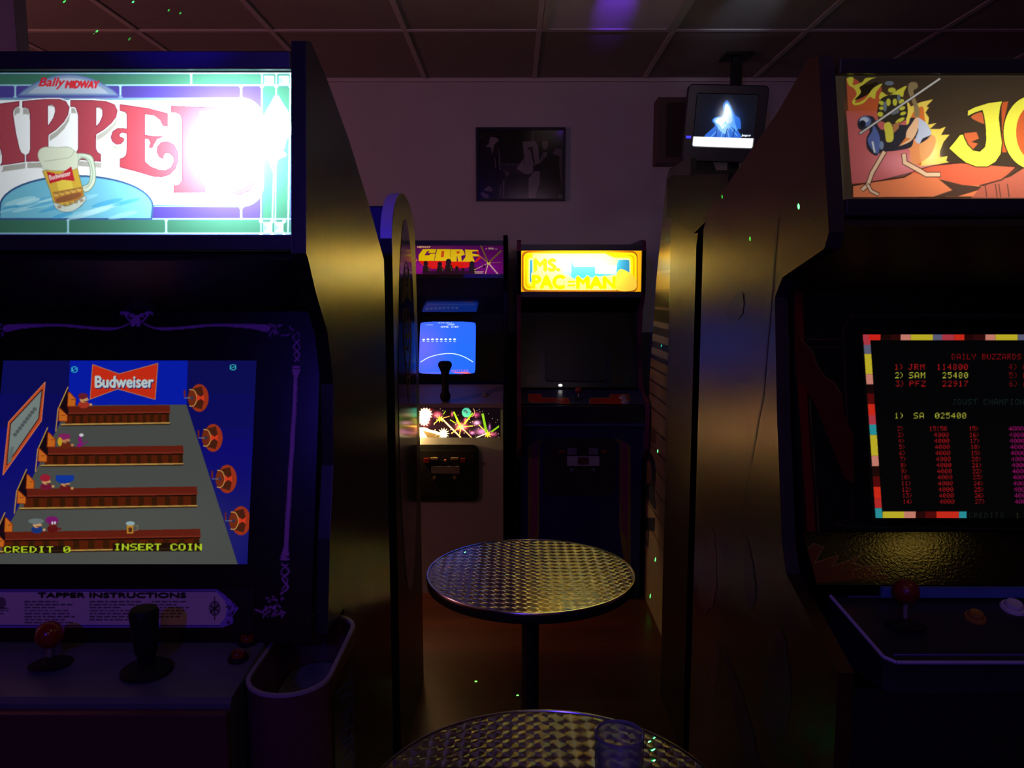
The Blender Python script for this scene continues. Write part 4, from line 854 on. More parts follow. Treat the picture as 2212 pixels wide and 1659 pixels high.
band(200, 632, (40, 36, 50)); band(525, 528, (90, 86, 90)); band(578, 581, (110, 104, 90)); band(540, 625, (92, 76, 50)); band(586, 592, (140, 120, 84))  # the wide warm band paints the yellow sign's reflection into the print
for k, (a, b, c) in enumerate(((632, 662, (46, 38, 32)), (662, 668, (120, 110, 90)), (668, 694, (40, 34, 34)), (694, 706, (130, 122, 112)), (706, 722, (36, 36, 60)), (722, 738, (120, 118, 120)), (738, 752, (30, 34, 80)), (752, 768, (116, 114, 118)), (768, 778, (34, 36, 70)), (778, 1700, (112, 100, 78)))): band(a, b, c)
for y in (797, 826, 856, 886, 930, 972, 1015, 1060, 1110, 1160): band(y, y + 3.5, (40, 34, 26))
cv.crop(1.765, 1360, 360)
cv.fill([(48, 985), (104, 1010), (100, 1060), (48, 1030)], (78, 68, 54)); 
cv.fill([(46, 1100), (62, 1080), (92, 1110), (100, 1180), (96, 1240), (100, 1310), (60, 1250), (44, 1190)], (34, 36, 44), sm=True); cv.fill([(60, 1120), (80, 1130), (84, 1190), (70, 1210), (58, 1170)], (104, 92, 70), sm=True)
cv.fill([(40, 1335), (98, 1340), (96, 1390), (42, 1385)], (30, 34, 40)); cv.line([(48, 1390), (70, 1450), (72, 1390)], (34, 36, 40), 5)
pro = np.array(profC)
def inC(ca, cb):
    y = 3.76 - ca * 0.81; z = cb * 2.01
    return y < np.interp(z, [0, 1.10, 1.55, 1.985, 2.01], [3.76, 3.72, 3.60, 3.41, 3.36])
printed('side_artwork', cv, (CX0 - 0.0008, 3.76, 0.0), (0, -0.81, 0), (0, 0, 2.005), 0.003, print_mat('striped_side_print', 0.33, 0.8, gain=1.9), t5, keep=inC, label='side print with pale bands and part of a dark emblem')

# ================================================================== 4. the purple space game, against the back wall
def marquee_gorf():
    cv = Canvas(830, 524, 1090, 596, 2.5, (92, 12, 92)); cv.crop(6.914, 890, 500)
    cv.soft(100, 560, 200, 150, (170, 20, 150), 0.8); cv.soft(1180, 560, 260, 160, (150, 16, 150), 0.9); cv.rect(-420, 190, 1350, 214, (40, 10, 30), 0.5)
    YE, RD = (248, 206, 0), (236, 30, 16)
    cv.fill([(100, 440), (840, 440), (960, 460), (1040, 390), (960, 300), (990, 290), (1010, 360), (930, 460), (830, 545), (300, 560), (150, 500)], RD)
    G = [(165, 262), (365, 264), (345, 318), (235, 320), (262, 292), (230, 292), (185, 355), (255, 355), (280, 330), (350, 330), (330, 440), (100, 440), (100, 350)]
    cv.fill(G, YE); cv.fill([(375, 264), (570, 264), (570, 440), (335, 440)], YE); cv.fill([(440, 292), (482, 292), (474, 385), (430, 385)], (220, 60, 10))
    cv.fill([(575, 266), (750, 268), (775, 300), (790, 350), (735, 365), (745, 452), (690, 450), (676, 372), (668, 372), (668, 450), (572, 448)], YE); cv.fill([(670, 295), (712, 298), (704, 330), (662, 328)], (220, 60, 10))
    cv.fill([(790, 270), (985, 276), (990, 292), (900, 302), (900, 330), (1005, 345), (1000, 372), (905, 372), (940, 452), (745, 452), (800, 380)], YE)
    cv.line([(570, 266), (572, 448)], (150, 110, 0), 4)
    cv.soft(420, 300, 260, 90, (255, 220, 20), 0.15)
    for x, y, s in ((205, 500, 1.0), (415, 510, 1.0), (545, 480, 1.2), (895, 510, 1.1), (670, 560, 0.7), (760, 580, 0.6)):
        cv.ell(x, y - 20 * s, 34 * s, 40 * s, (34, 22, 22)); cv.fill([(x - 50 * s, 630), (x - 36 * s, y + 10), (x + 40 * s, y + 20), (x + 70 * s, 630)], (38, 24, 24)); cv.line([(x + 30, y + 40), (x + 60, 620)], (150, 120, 60), 5)
    cv.rect(165, 590, 900, 632, (44, 18, 36), 0.8)
    for x, y, wd, c in ((1030, 215, 24, (120, 90, 40)), (1330, 290, 26, (120, 90, 50)), (1330, 462, 8, (170, 110, 90)), (1285, 640, 20, (240, 190, 190)), (985, 345, 14, (170, 120, 60)), (1095, 635, 14, (240, 200, 160)), (930, 575, 8, (240, 200, 160))): cv.line([(1140, 470), (x, y)], c, wd)
    cv.ell(1145, 470, 26, 26, (250, 214, 90)); cv.ell(1145, 452, 12, 12, (30, 10, 20)); cv.ell(1075, 525, 14, 24, (30, 14, 20)); cv.rect(930, 596, 1070, 606, (240, 200, 170)); cv.rect(935, 616, 1060, 626, (240, 200, 170))
    cv.text('MIDWAY', 78, 246, 195, 26, (240, 190, 130), shear=0.2, bold=3); cv.text('Bally', 1140, 275, 78, 36, (200, 180, 150), shear=0.2, bold=2); cv.ell(1110, 260, 9, 9, (230, 180, 200)); cv.rect(1232, 258, 1280, 268, (190, 150, 170))
    cv.fill([(0, 440), (30, 400), (60, 440), (70, 400), (75, 430), (40, 470)], (250, 180, 20))
    return cv
def game_gorf():
    cv = Canvas(898, 690, 1034, 816, 3.0, (36, 84, 236)); cv.crop(7.5417, 880, 740)
    cv.soft(250, 100, 380, 420, (92, 88, 232), 0.85); cv.soft(900, 200, 300, 420, (20, 90, 252), 0.6)
    cv.line([(215, 318), (330, 250), (450, 210), (600, 182), (740, 180), (860, 208), (960, 250), (1068, 315)], (200, 220, 250), 12, sm=True)
    for k in range(8):
        x = 265 + k * 72; cv.ell(x, -52 if k != 0 else -46, 22, 14, (220, 232, 250)); cv.ell(x, -18, 22, 9, (130, 170, 250)); cv.rect(x - 22, 12, x + 22, 18, (120, 70, 170), 0.6)
    cv.pix('1800', 300, -297, 5, 2.4, (180, 190, 240), 30); cv.pix('AVAILABLE', 500, -330, 5, 2.4, (200, 206, 240), 26); cv.pix('1800', 650, -305, 5, 3.4, (220, 226, 250), 30); cv.pix('GAME OVER', 545, -270, 5.5, 3.6, (220, 226, 250), 33)
    cv.pix('MOD BATTLES', 560, 442, 6, 4.6, (190, 90, 130), 40); cv.fill([(740, 482), (980, 480), (1075, 518), (760, 492)], (210, 90, 110)); cv.line([(215, 500), (560, 492)], (150, 100, 190), 5)
    return cv
def rail_gorf():
    cv = Canvas(840, 876, 1090, 950, 2.5, (14, 6, 12)); cv.crop(6.914, 890, 860); rnd = random.Random(11)
    PK, WHT, YL, GR = (226, 96, 130), (255, 238, 200), (250, 220, 60), (130, 190, 30)
    for x, y, a, b, c in ((200, 300, 110, 160, PK), (-60, 260, 200, 160, PK), (380, 250, 110, 80, PK), (740, 430, 130, 90, PK), (960, 250, 90, 60, (200, 70, 130)), (970, 370, 90, 60, (250, 180, 240)), (1050, 500, 160, 90, (240, 150, 220)), (1200, 540, 120, 60, PK), (900, 520, 60, 40, (220, 130, 200)), (600, 240, 30, 60, PK), (800, 330, 40, 60, PK), (1160, 430, 26, 80, (210, 120, 200)), (250, 175, 110, 30, (150, 40, 50))): cv.soft(x, y, a * 0.62, b * 0.62, c, 0.95, 1.2)
    def burst(x, y, r, n, c, r2=0.4, rot=0):
        cv.fill([(x + (r if k % 2 == 0 else r * r2) * math.cos(rot + math.pi * k / n), y + (r if k % 2 == 0 else r * r2) * math.sin(rot + math.pi * k / n)) for k in range(2 * n)], c)
    burst(200, 240, 110, 14, WHT, 0.72); burst(180, 330, 90, 12, WHT, 0.7); burst(-60, 260, 120, 12, WHT, .6); burst(-200, 350, 150, 12, PK, .6)
    cv.fill([(-300, 460), (160, 440), (260, 470), (400, 510), (480, 590), (-300, 590)], (255, 246, 200), sm=True); cv.fill([(160, 482), (430, 555), (430, 590), (230, 590)], (90, 74, 40))
    burst(470, 530, 95, 13, (255, 250, 190), 0.45); burst(420, 310, 60, 7, YL, 0.35); burst(1130, 540, 70, 8, YL, .4); burst(730, 430, 70, 8, (236, 150, 60), .25)
    for p in (((440, 300), (730, 590), 20, (250, 190, 130)), ((740, 440), (890, 590), 12, (250, 180, 120)), ((720, 420), (590, 530), 14, (226, 140, 60)), ((730, 430), (710, 550), 10, YL), ((740, 430), (910, 415), 10, YL), ((1000, 400), (1080, 480), 12, YL), ((420, 310), (330, 380), 10, YL), ((420, 310), (560, 270), 10, (230, 150, 70)), ((960, 590), (1110, 530), 16, (255, 240, 200))): cv.line([p[0], p[1]], p[3], p[2])
    for p in (((625, 210), (715, 410), 26), ((905, 225), (785, 380), 24), ((1055, 240), (1110, 500), 36), ((1300, 420), (1190, 500), 26), ((570, 325), (650, 375), 10), ((500, 190), (470, 240), 10)): cv.line([p[0], p[1]], GR, p[2])
    cv.ell(812, 215, 68, 72, (70, 176, 150)); cv.ell(800, 200, 40, 20, (30, 90, 90), .7, rot=30); cv.line([(915, 155), (935, 200), (925, 250), (890, 275)], (240, 190, 120), 8, sm=True)
    for k in range(70): cv.ell(120 + rnd.random() * 1180, 155 + rnd.random() * 430, 4 + 3 * rnd.random(), 5, (230, 200, 160))
    cv.rect(1300, 140, 1345, 600, (14, 6, 10)); return cv

GX0, GX1 = -0.648, -0.028
t6 = thing('arcade_cabinet', 'arcade cabinet at the back wall with purple space marquee, blue screen and pistol-grip stick', 'arcade cabinet', (-0.34, 4.1, 0), 'arcade cabinets in the games room')
profG = [(3.93, 1.782), (3.93, 1.56), (4.02, 1.50), (4.06, 1.10), (3.99, 1.03), (3.745, 0.960), (3.735, 0.80), (3.79, 0.76), (3.79, 0.0), (4.50, 0.0), (4.50, 1.70), (4.40, 1.782)]
side_panels(t6, profG, GX0, GX1, 0.022, BLACK, slice(0, 9))
gi, go = GX0 + 0.022, GX1 - 0.022
bm = bmesh.new(); strip(bm, [(3.945, 1.757), (4.40, 1.757), (4.48, 1.70), (4.48, 0.1)], gi, go, 0.012); mesh('top_and_back_board', bm, BLACK, t6)
lamp_box(t6, gi, go, 3.962, 4.08, 1.598, 1.742)
box('marquee_retainer', gi, go, 3.940, 3.950, 1.7325, 1.756, EDGE, t6); box('marquee_retainer', gi, go, 3.940, 3.950, 1.572, 1.590, EDGE, t6)
mz0, mz1 = P(1000, 592, Y=3.951).z, P(1000, 529, Y=3.951).z
printed('marquee', marquee_gorf(), (gi, 3.951, mz0), (go - gi, 0, 0), (0, 0, mz1 - mz0), 0.0012, sign_mat('lit_purple_sign', 0.85, 0.5, 'AUTO'), t6, label='backlit purple sign with yellow and red letters')
lamp('sign_tube', 'AREA', (-0.36, 4.05, 1.645), 0.16, (1.0, 0.95, 0.9), aim=(-0.36, 3.95, 1.65), shape='RECTANGLE', size=0.42, size_y=0.03)
# hood glass above the screen, bezel board with the screen
hood = mat('smoked_hood_glass', (0.008, 0.010, 0.018), 0.10, spec=0.9, coat=0.5, noise=0.2)
bm = bmesh.new(); strip(bm, [(3.955, 1.590), (4.125, 1.395)], gi, go, 0.006); hd = mesh('hood_glass', bm, hood, t6)
cv = Canvas(860, 690, 1090, 830, 2.0, (10, 9, 10)); cv.crop(7.5417, 880, 740)
for r in range(4):
    for c in range(2): cv.line([(1215 + c * 140, 110 + r * 95), (1330 + c * 140, 110 + r * 95), (1330 + c * 140, 190 + r * 95), (1215 + c * 140, 190 + r * 95), (1215 + c * 140, 110 + r * 95)], (64, 56, 24), 5)
for a, b in (((1110, 520), (1270, 512)), ((1270, 540), (1310, 570)), ((1310, 575), (1420, 505))): cv.line([a, b], (110, 84, 30), 6)
sO = Vector((gi, 3.995, 1.045)); sV = Vector((0, 0.130, 0.350)); scz = lambda f: sO + sV * f
TL, BR = P(905, 697, Y=4.10), P(1027, 810, Y=4.02)
u0, u1 = (-0.489 - gi) / (go - gi), (-0.197 - gi) / (go - gi)
printed('bezel', cv, sO, (go - gi, 0, 0), sV, 0.002, print_mat('dark_bezel_print', 0.3, 0.4), t6, hole=(u0, u1, 0.105, 0.865))
sc_m = screen_mat('game_tube_blue', 1.7, 'AUTO')
gs = printed('screen', game_gorf(), scz(0.100) + Vector((-0.489 - gi - 0.003, 0.012, 0)), (0.298, 0, 0), sV * 0.77, 0.0015, sc_m, t6, bulge=0.010, keep=lambda a, b: (np.abs(2 * a - 1) < 1 - 0.035 * (2 * b - 1) ** 2 - 0.16 * np.maximum(0, np.abs(2 * b - 1) - 0.86)) & (np.abs(2 * b - 1) < 1 - 0.05 * (2 * a - 1) ** 2 - 0.25 * np.maximum(0, np.abs(2 * a - 1) - 0.88)), label='bright blue curved screen')
# shelf and controls
gm = mat('brushed_grey_panel', (0.30, 0.27, 0.28), 0.55, metal=0.0, noise=0.12, nscale=60, stretch=(0.2, 1, 1))
bm = bmesh.new(); prism(bm, [(3.735, 0.945), (3.750, 0.965), (3.860, 0.985), (3.985, 1.032), (3.985, 0.94)], gi, go); mesh('control_panel', bm, gm, t6)
q = P(962, 866, Z=0.975); bm = bmesh.new(); gz = 0.968 + (q.y - 3.75) * 0.2
ht = P(960, 780, Y=q.y).z - gz
lathe(bm, [(0, 0.002), (0.02, 0.002), (0.026, 0.018), (0.026, 0.03), (0.017, 0.05), (0.0165, 0.45 * ht), (0.0155, 0.60 * ht), (0.022, 0.75 * ht), (0.0335, 0.88 * ht), (0.0335, 0.94 * ht), (0.026, 0.99 * ht), (0.02, ht), (0, ht)], (q.x, q.y, gz), 14)
js = mesh('joystick', bm, RUBBER, t6, smooth=True)
bm = bmesh.new(); bx(bm, q.x - 0.006, q.x + 0.006, q.y - 0.032, q.y - 0.012, gz + 0.62 * ht, gz + 0.76 * ht, 0.003); mesh('trigger', bm, EDGE, js)
for px, py in ((1047, 860), (1053, 836)):
    q = P(px, py, Z=0.985 if py < 850 else 0.975); button(t6, (q.x, q.y, 0.966 + (q.y - 3.75) * 0.2 if py > 850 else 0.985 + (q.y - 3.86) * 0.376), (0, -0.25, 1), 0.013 if py > 850 else 0.004, mat('grey_button', (0.35, 0.33, 0.36), 0.35, noise=0.1))
# lit rail with its own tube, open below on to the front panel
rz0, rz1 = P(1000, 945, Y=3.735).z, P(1000, 881, Y=3.735).z
printed('lit_rail', rail_gorf(), (gi, 3.735, rz0), (go - gi - 0.012, 0, 0), (0, 0, rz1 - rz0), 0.0012, sign_mat('lit_starburst_rail', 2.2, 0.5, 'AUTO'), t6, label='glowing starburst strip below the controls')
lamp('rail_tube', 'AREA', (-0.40, 3.775, rz0 + 0.055), 2.0, (1.0, 0.68, 0.34), aim=(-0.40, 3.735, rz0 + 0.05), shape='RECTANGLE', size=0.40, size_y=0.02)
lamp('rail_leak_bulb', 'POINT', (-0.53, 3.762, rz0 + 0.030), 8.0, (1.0, 0.62, 0.22), shadow_soft_size=0.008)
bm = bmesh.new(); strip(bm, [(3.780, rz0 + 0.004), (3.780, 0.938), (3.738, 0.938)], gi, go, 0.006); mesh('rail_box', bm, WHITEBOX, t6)
bm = bmesh.new(); bx(bm, gi, go, 3.783, 3.795, 0.0, rz0 + 0.004); mesh('front_panel', bm, mat('silver_front', (0.34, 0.33, 0.32), 0.5, noise=0.05, nscale=40), t6)
slotm = mat('brass_slot', (0.70, 0.50, 0.18), 0.3, metal=0.7, noise=0.05); darkred = mat('red_coin_window', (0.20, 0.012, 0.01), 0.3, noise=0.1)
c0, c1 = P(905, 1082, Y=3.783), P(1035, 960, Y=3.783); ccx = (P(1035, 1000, Y=3.783).x - 0.165 ); ccz = (c0.z + c1.z) / 2
cdm = mat('coin_door_black', (0.015, 0.014, 0.013), 0.35, noise=0.2)
cdg = coin_door(t6, ccx, ccz, 3.783, 0.33, c1.z - c0.z, cdm, ((-0.055, 0.074, 0.034, 0.012, slotm), (0.045, 0.074, 0.036, 0.012, slotm), (-0.092, 0.066, 0.026, 0.024, darkred), (0.085, 0.066, 0.026, 0.024, darkred), (0.0, 0.066, 0.010, 0.010, mat('pink_lamp', (0.5, 0.15, 0.15), 0.3, noise=0.05))))
bm = bmesh.new(); bx(bm, ccx - 0.07, ccx + 0.07, 3.7625, 3.7684, ccz + 0.0, ccz + 0.036); mesh('coin_label', bm, mat('grey_label', (0.16, 0.13, 0.12), 0.5, noise=0.4, nscale=30), cdg)
for dx in (-0.055, 0.045): 
    bm = bmesh.new(); cyl(bm, (ccx + dx, 3.769, ccz - 0.02), (0, -1, 0), 0.009, 0.008, 0.010, 20); mesh('lock', bm, slotm, cdg, smooth=True)
q = P(1041, 1000, Y=3.783); bm = bmesh.new(); cyl(bm, q, (0, -1, 0), 0.008, 0.006, 0.008, 20); mesh('bolt', bm, STEEL, t6, smooth=True)

# ================================================================== 5. the yellow-lit game, against the back wall
def marquee_pac():
    cv = Canvas(1120, 538, 1390, 636, 2.5, (240, 176, 20)); cv.crop(7.6276, 1110, 520)
    Y1, Y2, CR, BL = (246, 180, 8), (252, 214, 20), (255, 242, 140), (40, 120, 200)
    def rr(x0, y0, x1, y1, r, c): cv.fill([( (x0 + x1) / 2 + a, (y0 + y1) / 2 + b) for a, b in rrect(x1 - x0, y1 - y0, r)], c)
    rr(130, 170, 2040, 850, 100, (150, 90, 20)); rr(160, 196, 2025, 812, 90, Y2); rr(180, 226, 1990, 780, 80, Y1); rr(215, 250, 1960, 760, 70, Y2); rr(240, 280, 1925, 720, 50, CR); rr(262, 312, 1905, 690, 34, BL)
    cv.fill([(310, 210), (1500, 210), (1720, 312), (1690, 400), (1560, 420), (1000, 430), (930, 300), (740, 312), (830, 560), (310, 560)], CR)
    cv.fill([(748, 330), (930, 320), (940, 660), (880, 620), (800, 470)], (80, 190, 220), sm=True)
    cv.fill([(1340, 400), (1700, 400), (1690, 560), (1340, 540)], (110, 190, 225)); 
    def word(t, x, y, wd, h, c): cv.text(t, x, y, wd, h, CR, bold=22); cv.text(t, x, y, wd, h, c, bold=17)
    cv.fill([(290, 530), (520, 520), (870, 560), (1010, 640), (1690, 560), (1690, 815), (290, 810)], CR)
    word('M', 340, 495, 190, 190, Y2); word('S.', 570, 495, 180, 190, Y2)
    word('PAC', 310, 785, 520, 210, (228, 200, 0)); word('MAN', 1040, 785, 630, 190, (228, 200, 0)); cv.rect(890, 660, 1010, 690, (228, 200, 0)); cv.rect(890, 720, 1010, 750, (228, 200, 0))
    cv.fill([(1690, 560), (1780, 470), (1990, 600), (2000, 800), (1700, 810)], (248, 196, 70), sm=True)
    return cv
MX0, MX1 = 0.018, 0.643
t7 = thing('arcade_cabinet', 'arcade cabinet at the back wall with glaring yellow marquee and blue striped front', 'arcade cabinet', (0.33, 4.0, 0), 'arcade cabinets in the games room')
profM = [(3.885, 1.755), (3.845, 1.745), (3.835, 1.700), (3.835, 1.490), (3.90, 1.42), (3.94, 1.20), (3.85, 1.03), (3.665, 0.985), (3.645, 0.93), (3.655, 0.76), (3.735, 0.70), (3.735, 0.0), (4.50, 0.0), (4.50, 1.66), (4.42, 1.755)]
side_panels(t7, profM, MX0, MX1, 0.020, mat('blue_cabinet_side', (0.03, 0.05, 0.16), 0.4, noise=0.1), slice(0, 12), edge=mat('pink_edge_plastic', (0.42, 0.05, 0.13), 0.35, noise=0.1))
mi, mq = MX0 + 0.020, MX1 - 0.020
bm = bmesh.new(); strip(bm, [(3.86, 1.732), (4.42, 1.732), (4.48, 1.66), (4.48, 0.1)], mi, mq, 0.012); mesh('top_and_back_board', bm, BLACK, t7)
lamp_box(t7, mi, mq, 3.868, 3.98, 1.498, 1.712)
box('marquee_retainer', mi, mq, 3.846, 3.856, 1.702, 1.731, EDGE, t7); box('marquee_retainer', mi, mq, 3.846, 3.856, 1.478, 1.504, EDGE, t7)
printed('marquee', marquee_pac(), (mi, 3.857, 1.504), (mq - mi, 0, 0), (0, 0, 0.198), 0.0012, sign_mat('lit_yellow_sign', 1.5, 0.5, 'AUTO'), t7, label='glaring yellow backlit sign')
lamp('sign_tube', 'AREA', (0.31, 3.925, 1.650), 5.5, (1.0, 0.68, 0.20), aim=(0.31, 3.857, 1.640), shape='RECTANGLE', size=0.36, size_y=0.022)
bm = bmesh.new(); strip(bm, [(3.85, 1.478), (3.99, 1.40)], mi, mq, 0.01); mesh('speaker_board', bm, BLACK, t7)
cv = Canvas(1120, 620, 1390, 860, 1.2, (14, 14, 20)); cv.crop(6.9125, 1100, 740)
cv.rect(270, 130, 1690, 760, (30, 16, 14)); cv.rect(480, 160, 1510, 740, (14, 20, 52)); cv.rect(270, 480, 450, 610, (44, 42, 14)); cv.rect(1550, 490, 1720, 620, (44, 42, 14)); cv.rect(540, 170, 1430, 660, (16, 26, 26))
printed('bezel', cv, (mi, 3.870, 1.03), (mq - mi, 0, 0), (0, 0.105, 0.385), 0.003, print_mat('dim_bezel_print', 0.25, 0.4), t7, label='dark bezel around a switched-off screen')
bm = bmesh.new(); g0, g1 = P(1178, 765, Y=3.90).x, P(1308, 765, Y=3.90).x
plate(bm, rrect(g1 - g0, 0.21, 0.02), ((g0 + g1) / 2, 3.888, 1.165), (1, 0, 0), (0, 0.26, 0.965), 0.003); mesh('screen', bm, mat('dead_tube_glass', (0.012, 0.022, 0.020), 0.30, spec=0.25, noise=0.1), t7)
q = P(1211, 833, Y=3.85); bm = bmesh.new(); bmesh.ops.create_uvsphere(bm, u_segments=12, v_segments=8, radius=0.010, matrix=Matrix.Translation(Vector((q.x, 3.866, q.z))) @ Matrix.Scale(0.6, 4, (0, 0, 1)))
mesh('start_lamp', bm, mat('white_start_lamp', (1.0, 0.95, 0.9), 0.4, emis=2.5), t7, smooth=True, label='small glowing white lamp')
cv = Canvas(1110, 840, 1400, 890, 3, (46, 50, 96)); cv.crop(6.9125, 1100, 740)
for q_ in ([(290, 770), (470, 770), (480, 825), (870, 830), (890, 850), (905, 945), (770, 945), (760, 905), (740, 890), (310, 890), (290, 870)], [(1510, 770), (1780, 770), (1800, 860), (1700, 950), (1560, 950), (1400, 900), (1340, 905), (1330, 950), (1215, 950), (1200, 860), (1225, 835), (1500, 830)]): cv.fill(q_, (150, 34, 34), line=(190, 110, 70), lw=8)
printed('control_panel', cv, (mi, 3.690, 0.972), (mq - mi, 0, 0), (0, 0.165, 0.048), 0.002, print_mat('maze_panel_print', 0.3, 0.4), t7, label='blue panel with red maze bars')
q = P(1250, 866, Y=3.745); ball_stick(t7, (q.x, 3.745, 0.986), (q.x, 3.748, 1.032), 0.017, REDP, 0.02)
for px, py in ((1346, 858), (1350, 873)):
    yy = 3.76 if py < 865 else 3.71; q = P(px, py, Y=yy); button(t7, (q.x, yy, 0.972 + (yy - 3.690) * 0.291), (0, -0.28, 1), 0.015, mat('grey_button'))
box('rail_front', mi, mq, 3.655, 3.689, 0.885, 0.968, BLACK, t7, 0.004)
cv = Canvas(1100, 860, 1400, 1260, 1.3, (8, 16, 74)); cv.crop(6.6375, 1100, 930)
for s in (0, 1):
    fx = (lambda x: x) if not s else (lambda x: 2012 - x)
    cv.fill([(fx(x), y) for x, y in ((270, 230), (300, 190), (430, 130), (520, 110), (500, 140), (450, 180), (435, 230), (430, 1450), (330, 2100), (270, 2100))], (110, 96, 40)); cv.fill([(fx(x), y) for x, y in ((315, 190), (420, 150), (405, 240), (400, 1440), (320, 1560), (315, 2100))], (104, 16, 78))
box('lower_rail', mi, mq, 3.66, 3.73, 0.870, 0.8845, mat('blue_cabinet_side'), t7)
printed('front_panel', cv, (mi, 3.728, 0.0), (mq - mi, 0, 0), (0, 0, 0.870), 0.003, print_mat('striped_front_print', 0.4, 0.4), t7, label='blue front with yellow and magenta stripes')
c0, c1 = P(1173, 1070, Y=3.727), P(1330, 945, Y=3.727); mx_, mz_ = (c0.x + c1.x) / 2, (c0.z + c1.z) / 2
sil = mat('grey_coin_entry', (0.16, 0.17, 0.22), 0.4, metal=0.4, noise=0.15)
k_ = (c1.x - c0.x) / 157.0
cdp = coin_door(t7, mx_, mz_, 3.7275, c1.x - c0.x, c1.z - c0.z, mat('coin_door_black'), ((-16 * k_, 0.078, 20 * k_, 0.032, sil), (32 * k_ - 2 * k_, 0.078, 20 * k_, 0.032, sil), (-38 * k_, 0.078, 12 * k_, 0.012, darkred), (53 * k_, 0.078, 12 * k_, 0.012, darkred)))
bm = bmesh.new(); bx(bm, mx_ - 27 * k_, mx_ + 43 * k_, 3.7065, 3.7132, mz_ + 0.008, mz_ + 0.055); mesh('coin_label', bm, mat('pale_label', (0.25, 0.28, 0.34), 0.4, noise=0.2), cdp)
bm = bmesh.new(); bx(bm, mx_ - 4 * k_, mx_ + 20 * k_, 3.7058, 3.7066, mz_ + 0.014, mz_ + 0.050); mesh('label_patch', bm, mat('dark_red_patch', (0.06, 0.015, 0.015), 0.4, noise=0.4, nscale=60), cdp)
for dx in (-17, 31):
    bm = bmesh.new(); cyl(bm, (mx_ + dx * k_, 3.713, mz_ - 0.012), (0, -1, 0), 0.008, 0.007, 0.010, 18); mesh('lock', bm, STEEL, cdp, smooth=True)

# ================================================================== 6. on the wall and under the ceiling
cv = Canvas(1020, 268, 1230, 440, 2.5, (24, 22, 24)); cv.crop(8.73, 1010, 260)
LT, MD, DK = (150, 140, 150), (96, 88, 98), (26, 22, 22)
cv.fill([(200, 400), (215, 330), (290, 230), (240, 330)], MD); cv.fill([(615, 180), (660, 180), (640, 210)], MD)
cv.fill([(1225, 160), (1252, 160), (1245, 400), (1215, 400)], MD)                      # pole
cv.fill([(1600, 620), (1680, 520), (1790, 560), (1790, 1300), (1720, 1000), (1730, 680)], MD)
# seated person, left
cv.fill([(230, 520), (320, 500), (480, 560), (540, 760), (540, 930), (640, 920), (720, 1000), (700, 1110), (600, 1240), (560, 1470), (210, 1470)], (34, 30, 30), sm=True)
cv.ell(400, 330, 150, 130, (40, 26, 24)); cv.ell(540, 480, 70, 160, (44, 28, 26)); cv.fill([(420, 330), (470, 315), (560, 340), (585, 380), (540, 420), (500, 480), (460, 640), (440, 520), (340, 490), (400, 440)], LT, 0.8, sm=True)
cv.fill([(580, 560), (600, 560), (635, 930), (600, 940)], MD); cv.fill([(500, 700), (530, 720), (540, 920), (520, 900)], MD)
cv.fill([(640, 920), (700, 950), (780, 960), (810, 1030), (740, 1090), (710, 1000)], MD)
cv.fill([(300, 1310), (400, 1230), (460, 1280), (470, 1340), (380, 1340)], LT, 0.7); cv.fill([(240, 1390), (270, 1340), (400, 1410), (400, 1470), (330, 1470)], LT, 0.7)
cv.fill([(610, 1230), (640, 1200), (625, 1470), (600, 1470)], MD); cv.fill([(660, 1140), (700, 1120), (690, 1470), (660, 1470)], MD)
# machine, standing person, right
cv.fill([(640, 800), (970, 810), (1100, 840), (1250, 850), (1240, 990), (810, 990), (640, 910)], (52, 46, 56), sm=True)
cv.fill([(700, 1100), (800, 1000), (1250, 1000), (1150, 1100), (1150, 1470), (700, 1470)], (26, 24, 24))
cv.fill([(1040, 400), (1280, 390), (1330, 480), (1360, 800), (1240, 860), (1080, 860)], LT, 0.75); cv.fill([(1115, 550), (1170, 505), (1260, 500), (1220, 530), (1240, 650), (1275, 830), (1250, 830), (1210, 660), (1180, 545)], DK)
cv.fill([(1150, 1090), (1260, 960), (1365, 960), (1360, 1180), (1270, 1470), (1150, 1470)], LT, 0.75)
cv.fill([(1330, 300), (1450, 260), (1620, 300), (1660, 420), (1620, 560), (1520, 600), (1430, 560), (1380, 480), (1300, 440)], (30, 27, 27), sm=True); cv.fill([(1400, 390), (1510, 385), (1520, 500), (1480, 550), (1420, 540)], LT, 0.7)
cv.fill([(1430, 600), (1500, 590), (1500, 680), (1340, 830), (1380, 700)], LT, 0.6); cv.fill([(1520, 650), (1640, 640), (1720, 700), (1740, 1000), (1790, 1300), (1780, 1470), (1530, 1470), (1510, 1330), (1430, 1470), (1290, 1470), (1370, 1150), (1370, 960), (1240, 960), (1230, 880), (1360, 860), (1430, 730)], (36, 33, 30))
cv.fill([(930, 900), (1000, 800), (1060, 730), (1080, 860), (1220, 860), (1220, 990), (1100, 1020), (1000, 960)], LT, 0.75, sm=True); cv.rect(1712, 1395, 1785, 1470, MD)
for k in range(8): cv.ell(590 + k * 62 + (k % 3) * 8, 840, 8, 8, (150, 150, 200))
tl, br = P(1028, 275, Y=BACK - 0.02), P(1221, 434, Y=BACK - 0.02)
pc = thing('framed_photograph', 'black-framed black-and-white photograph of two long-haired people, hung on the back wall', 'picture', ((tl.x + br.x) / 2, BACK, br.z))
fw = 0.013
bm = bmesh.new()
for a in ((tl.x, br.x, tl.z - fw, tl.z), (tl.x, br.x, br.z, br.z + fw), (tl.x, tl.x + fw, br.z + fw, tl.z - fw), (br.x - fw, br.x, br.z + fw, tl.z - fw)): bx(bm, a[0], a[1], BACK - 0.022, BACK - 0.001, a[2], a[3])
mesh('frame', bm, BLACK, pc)
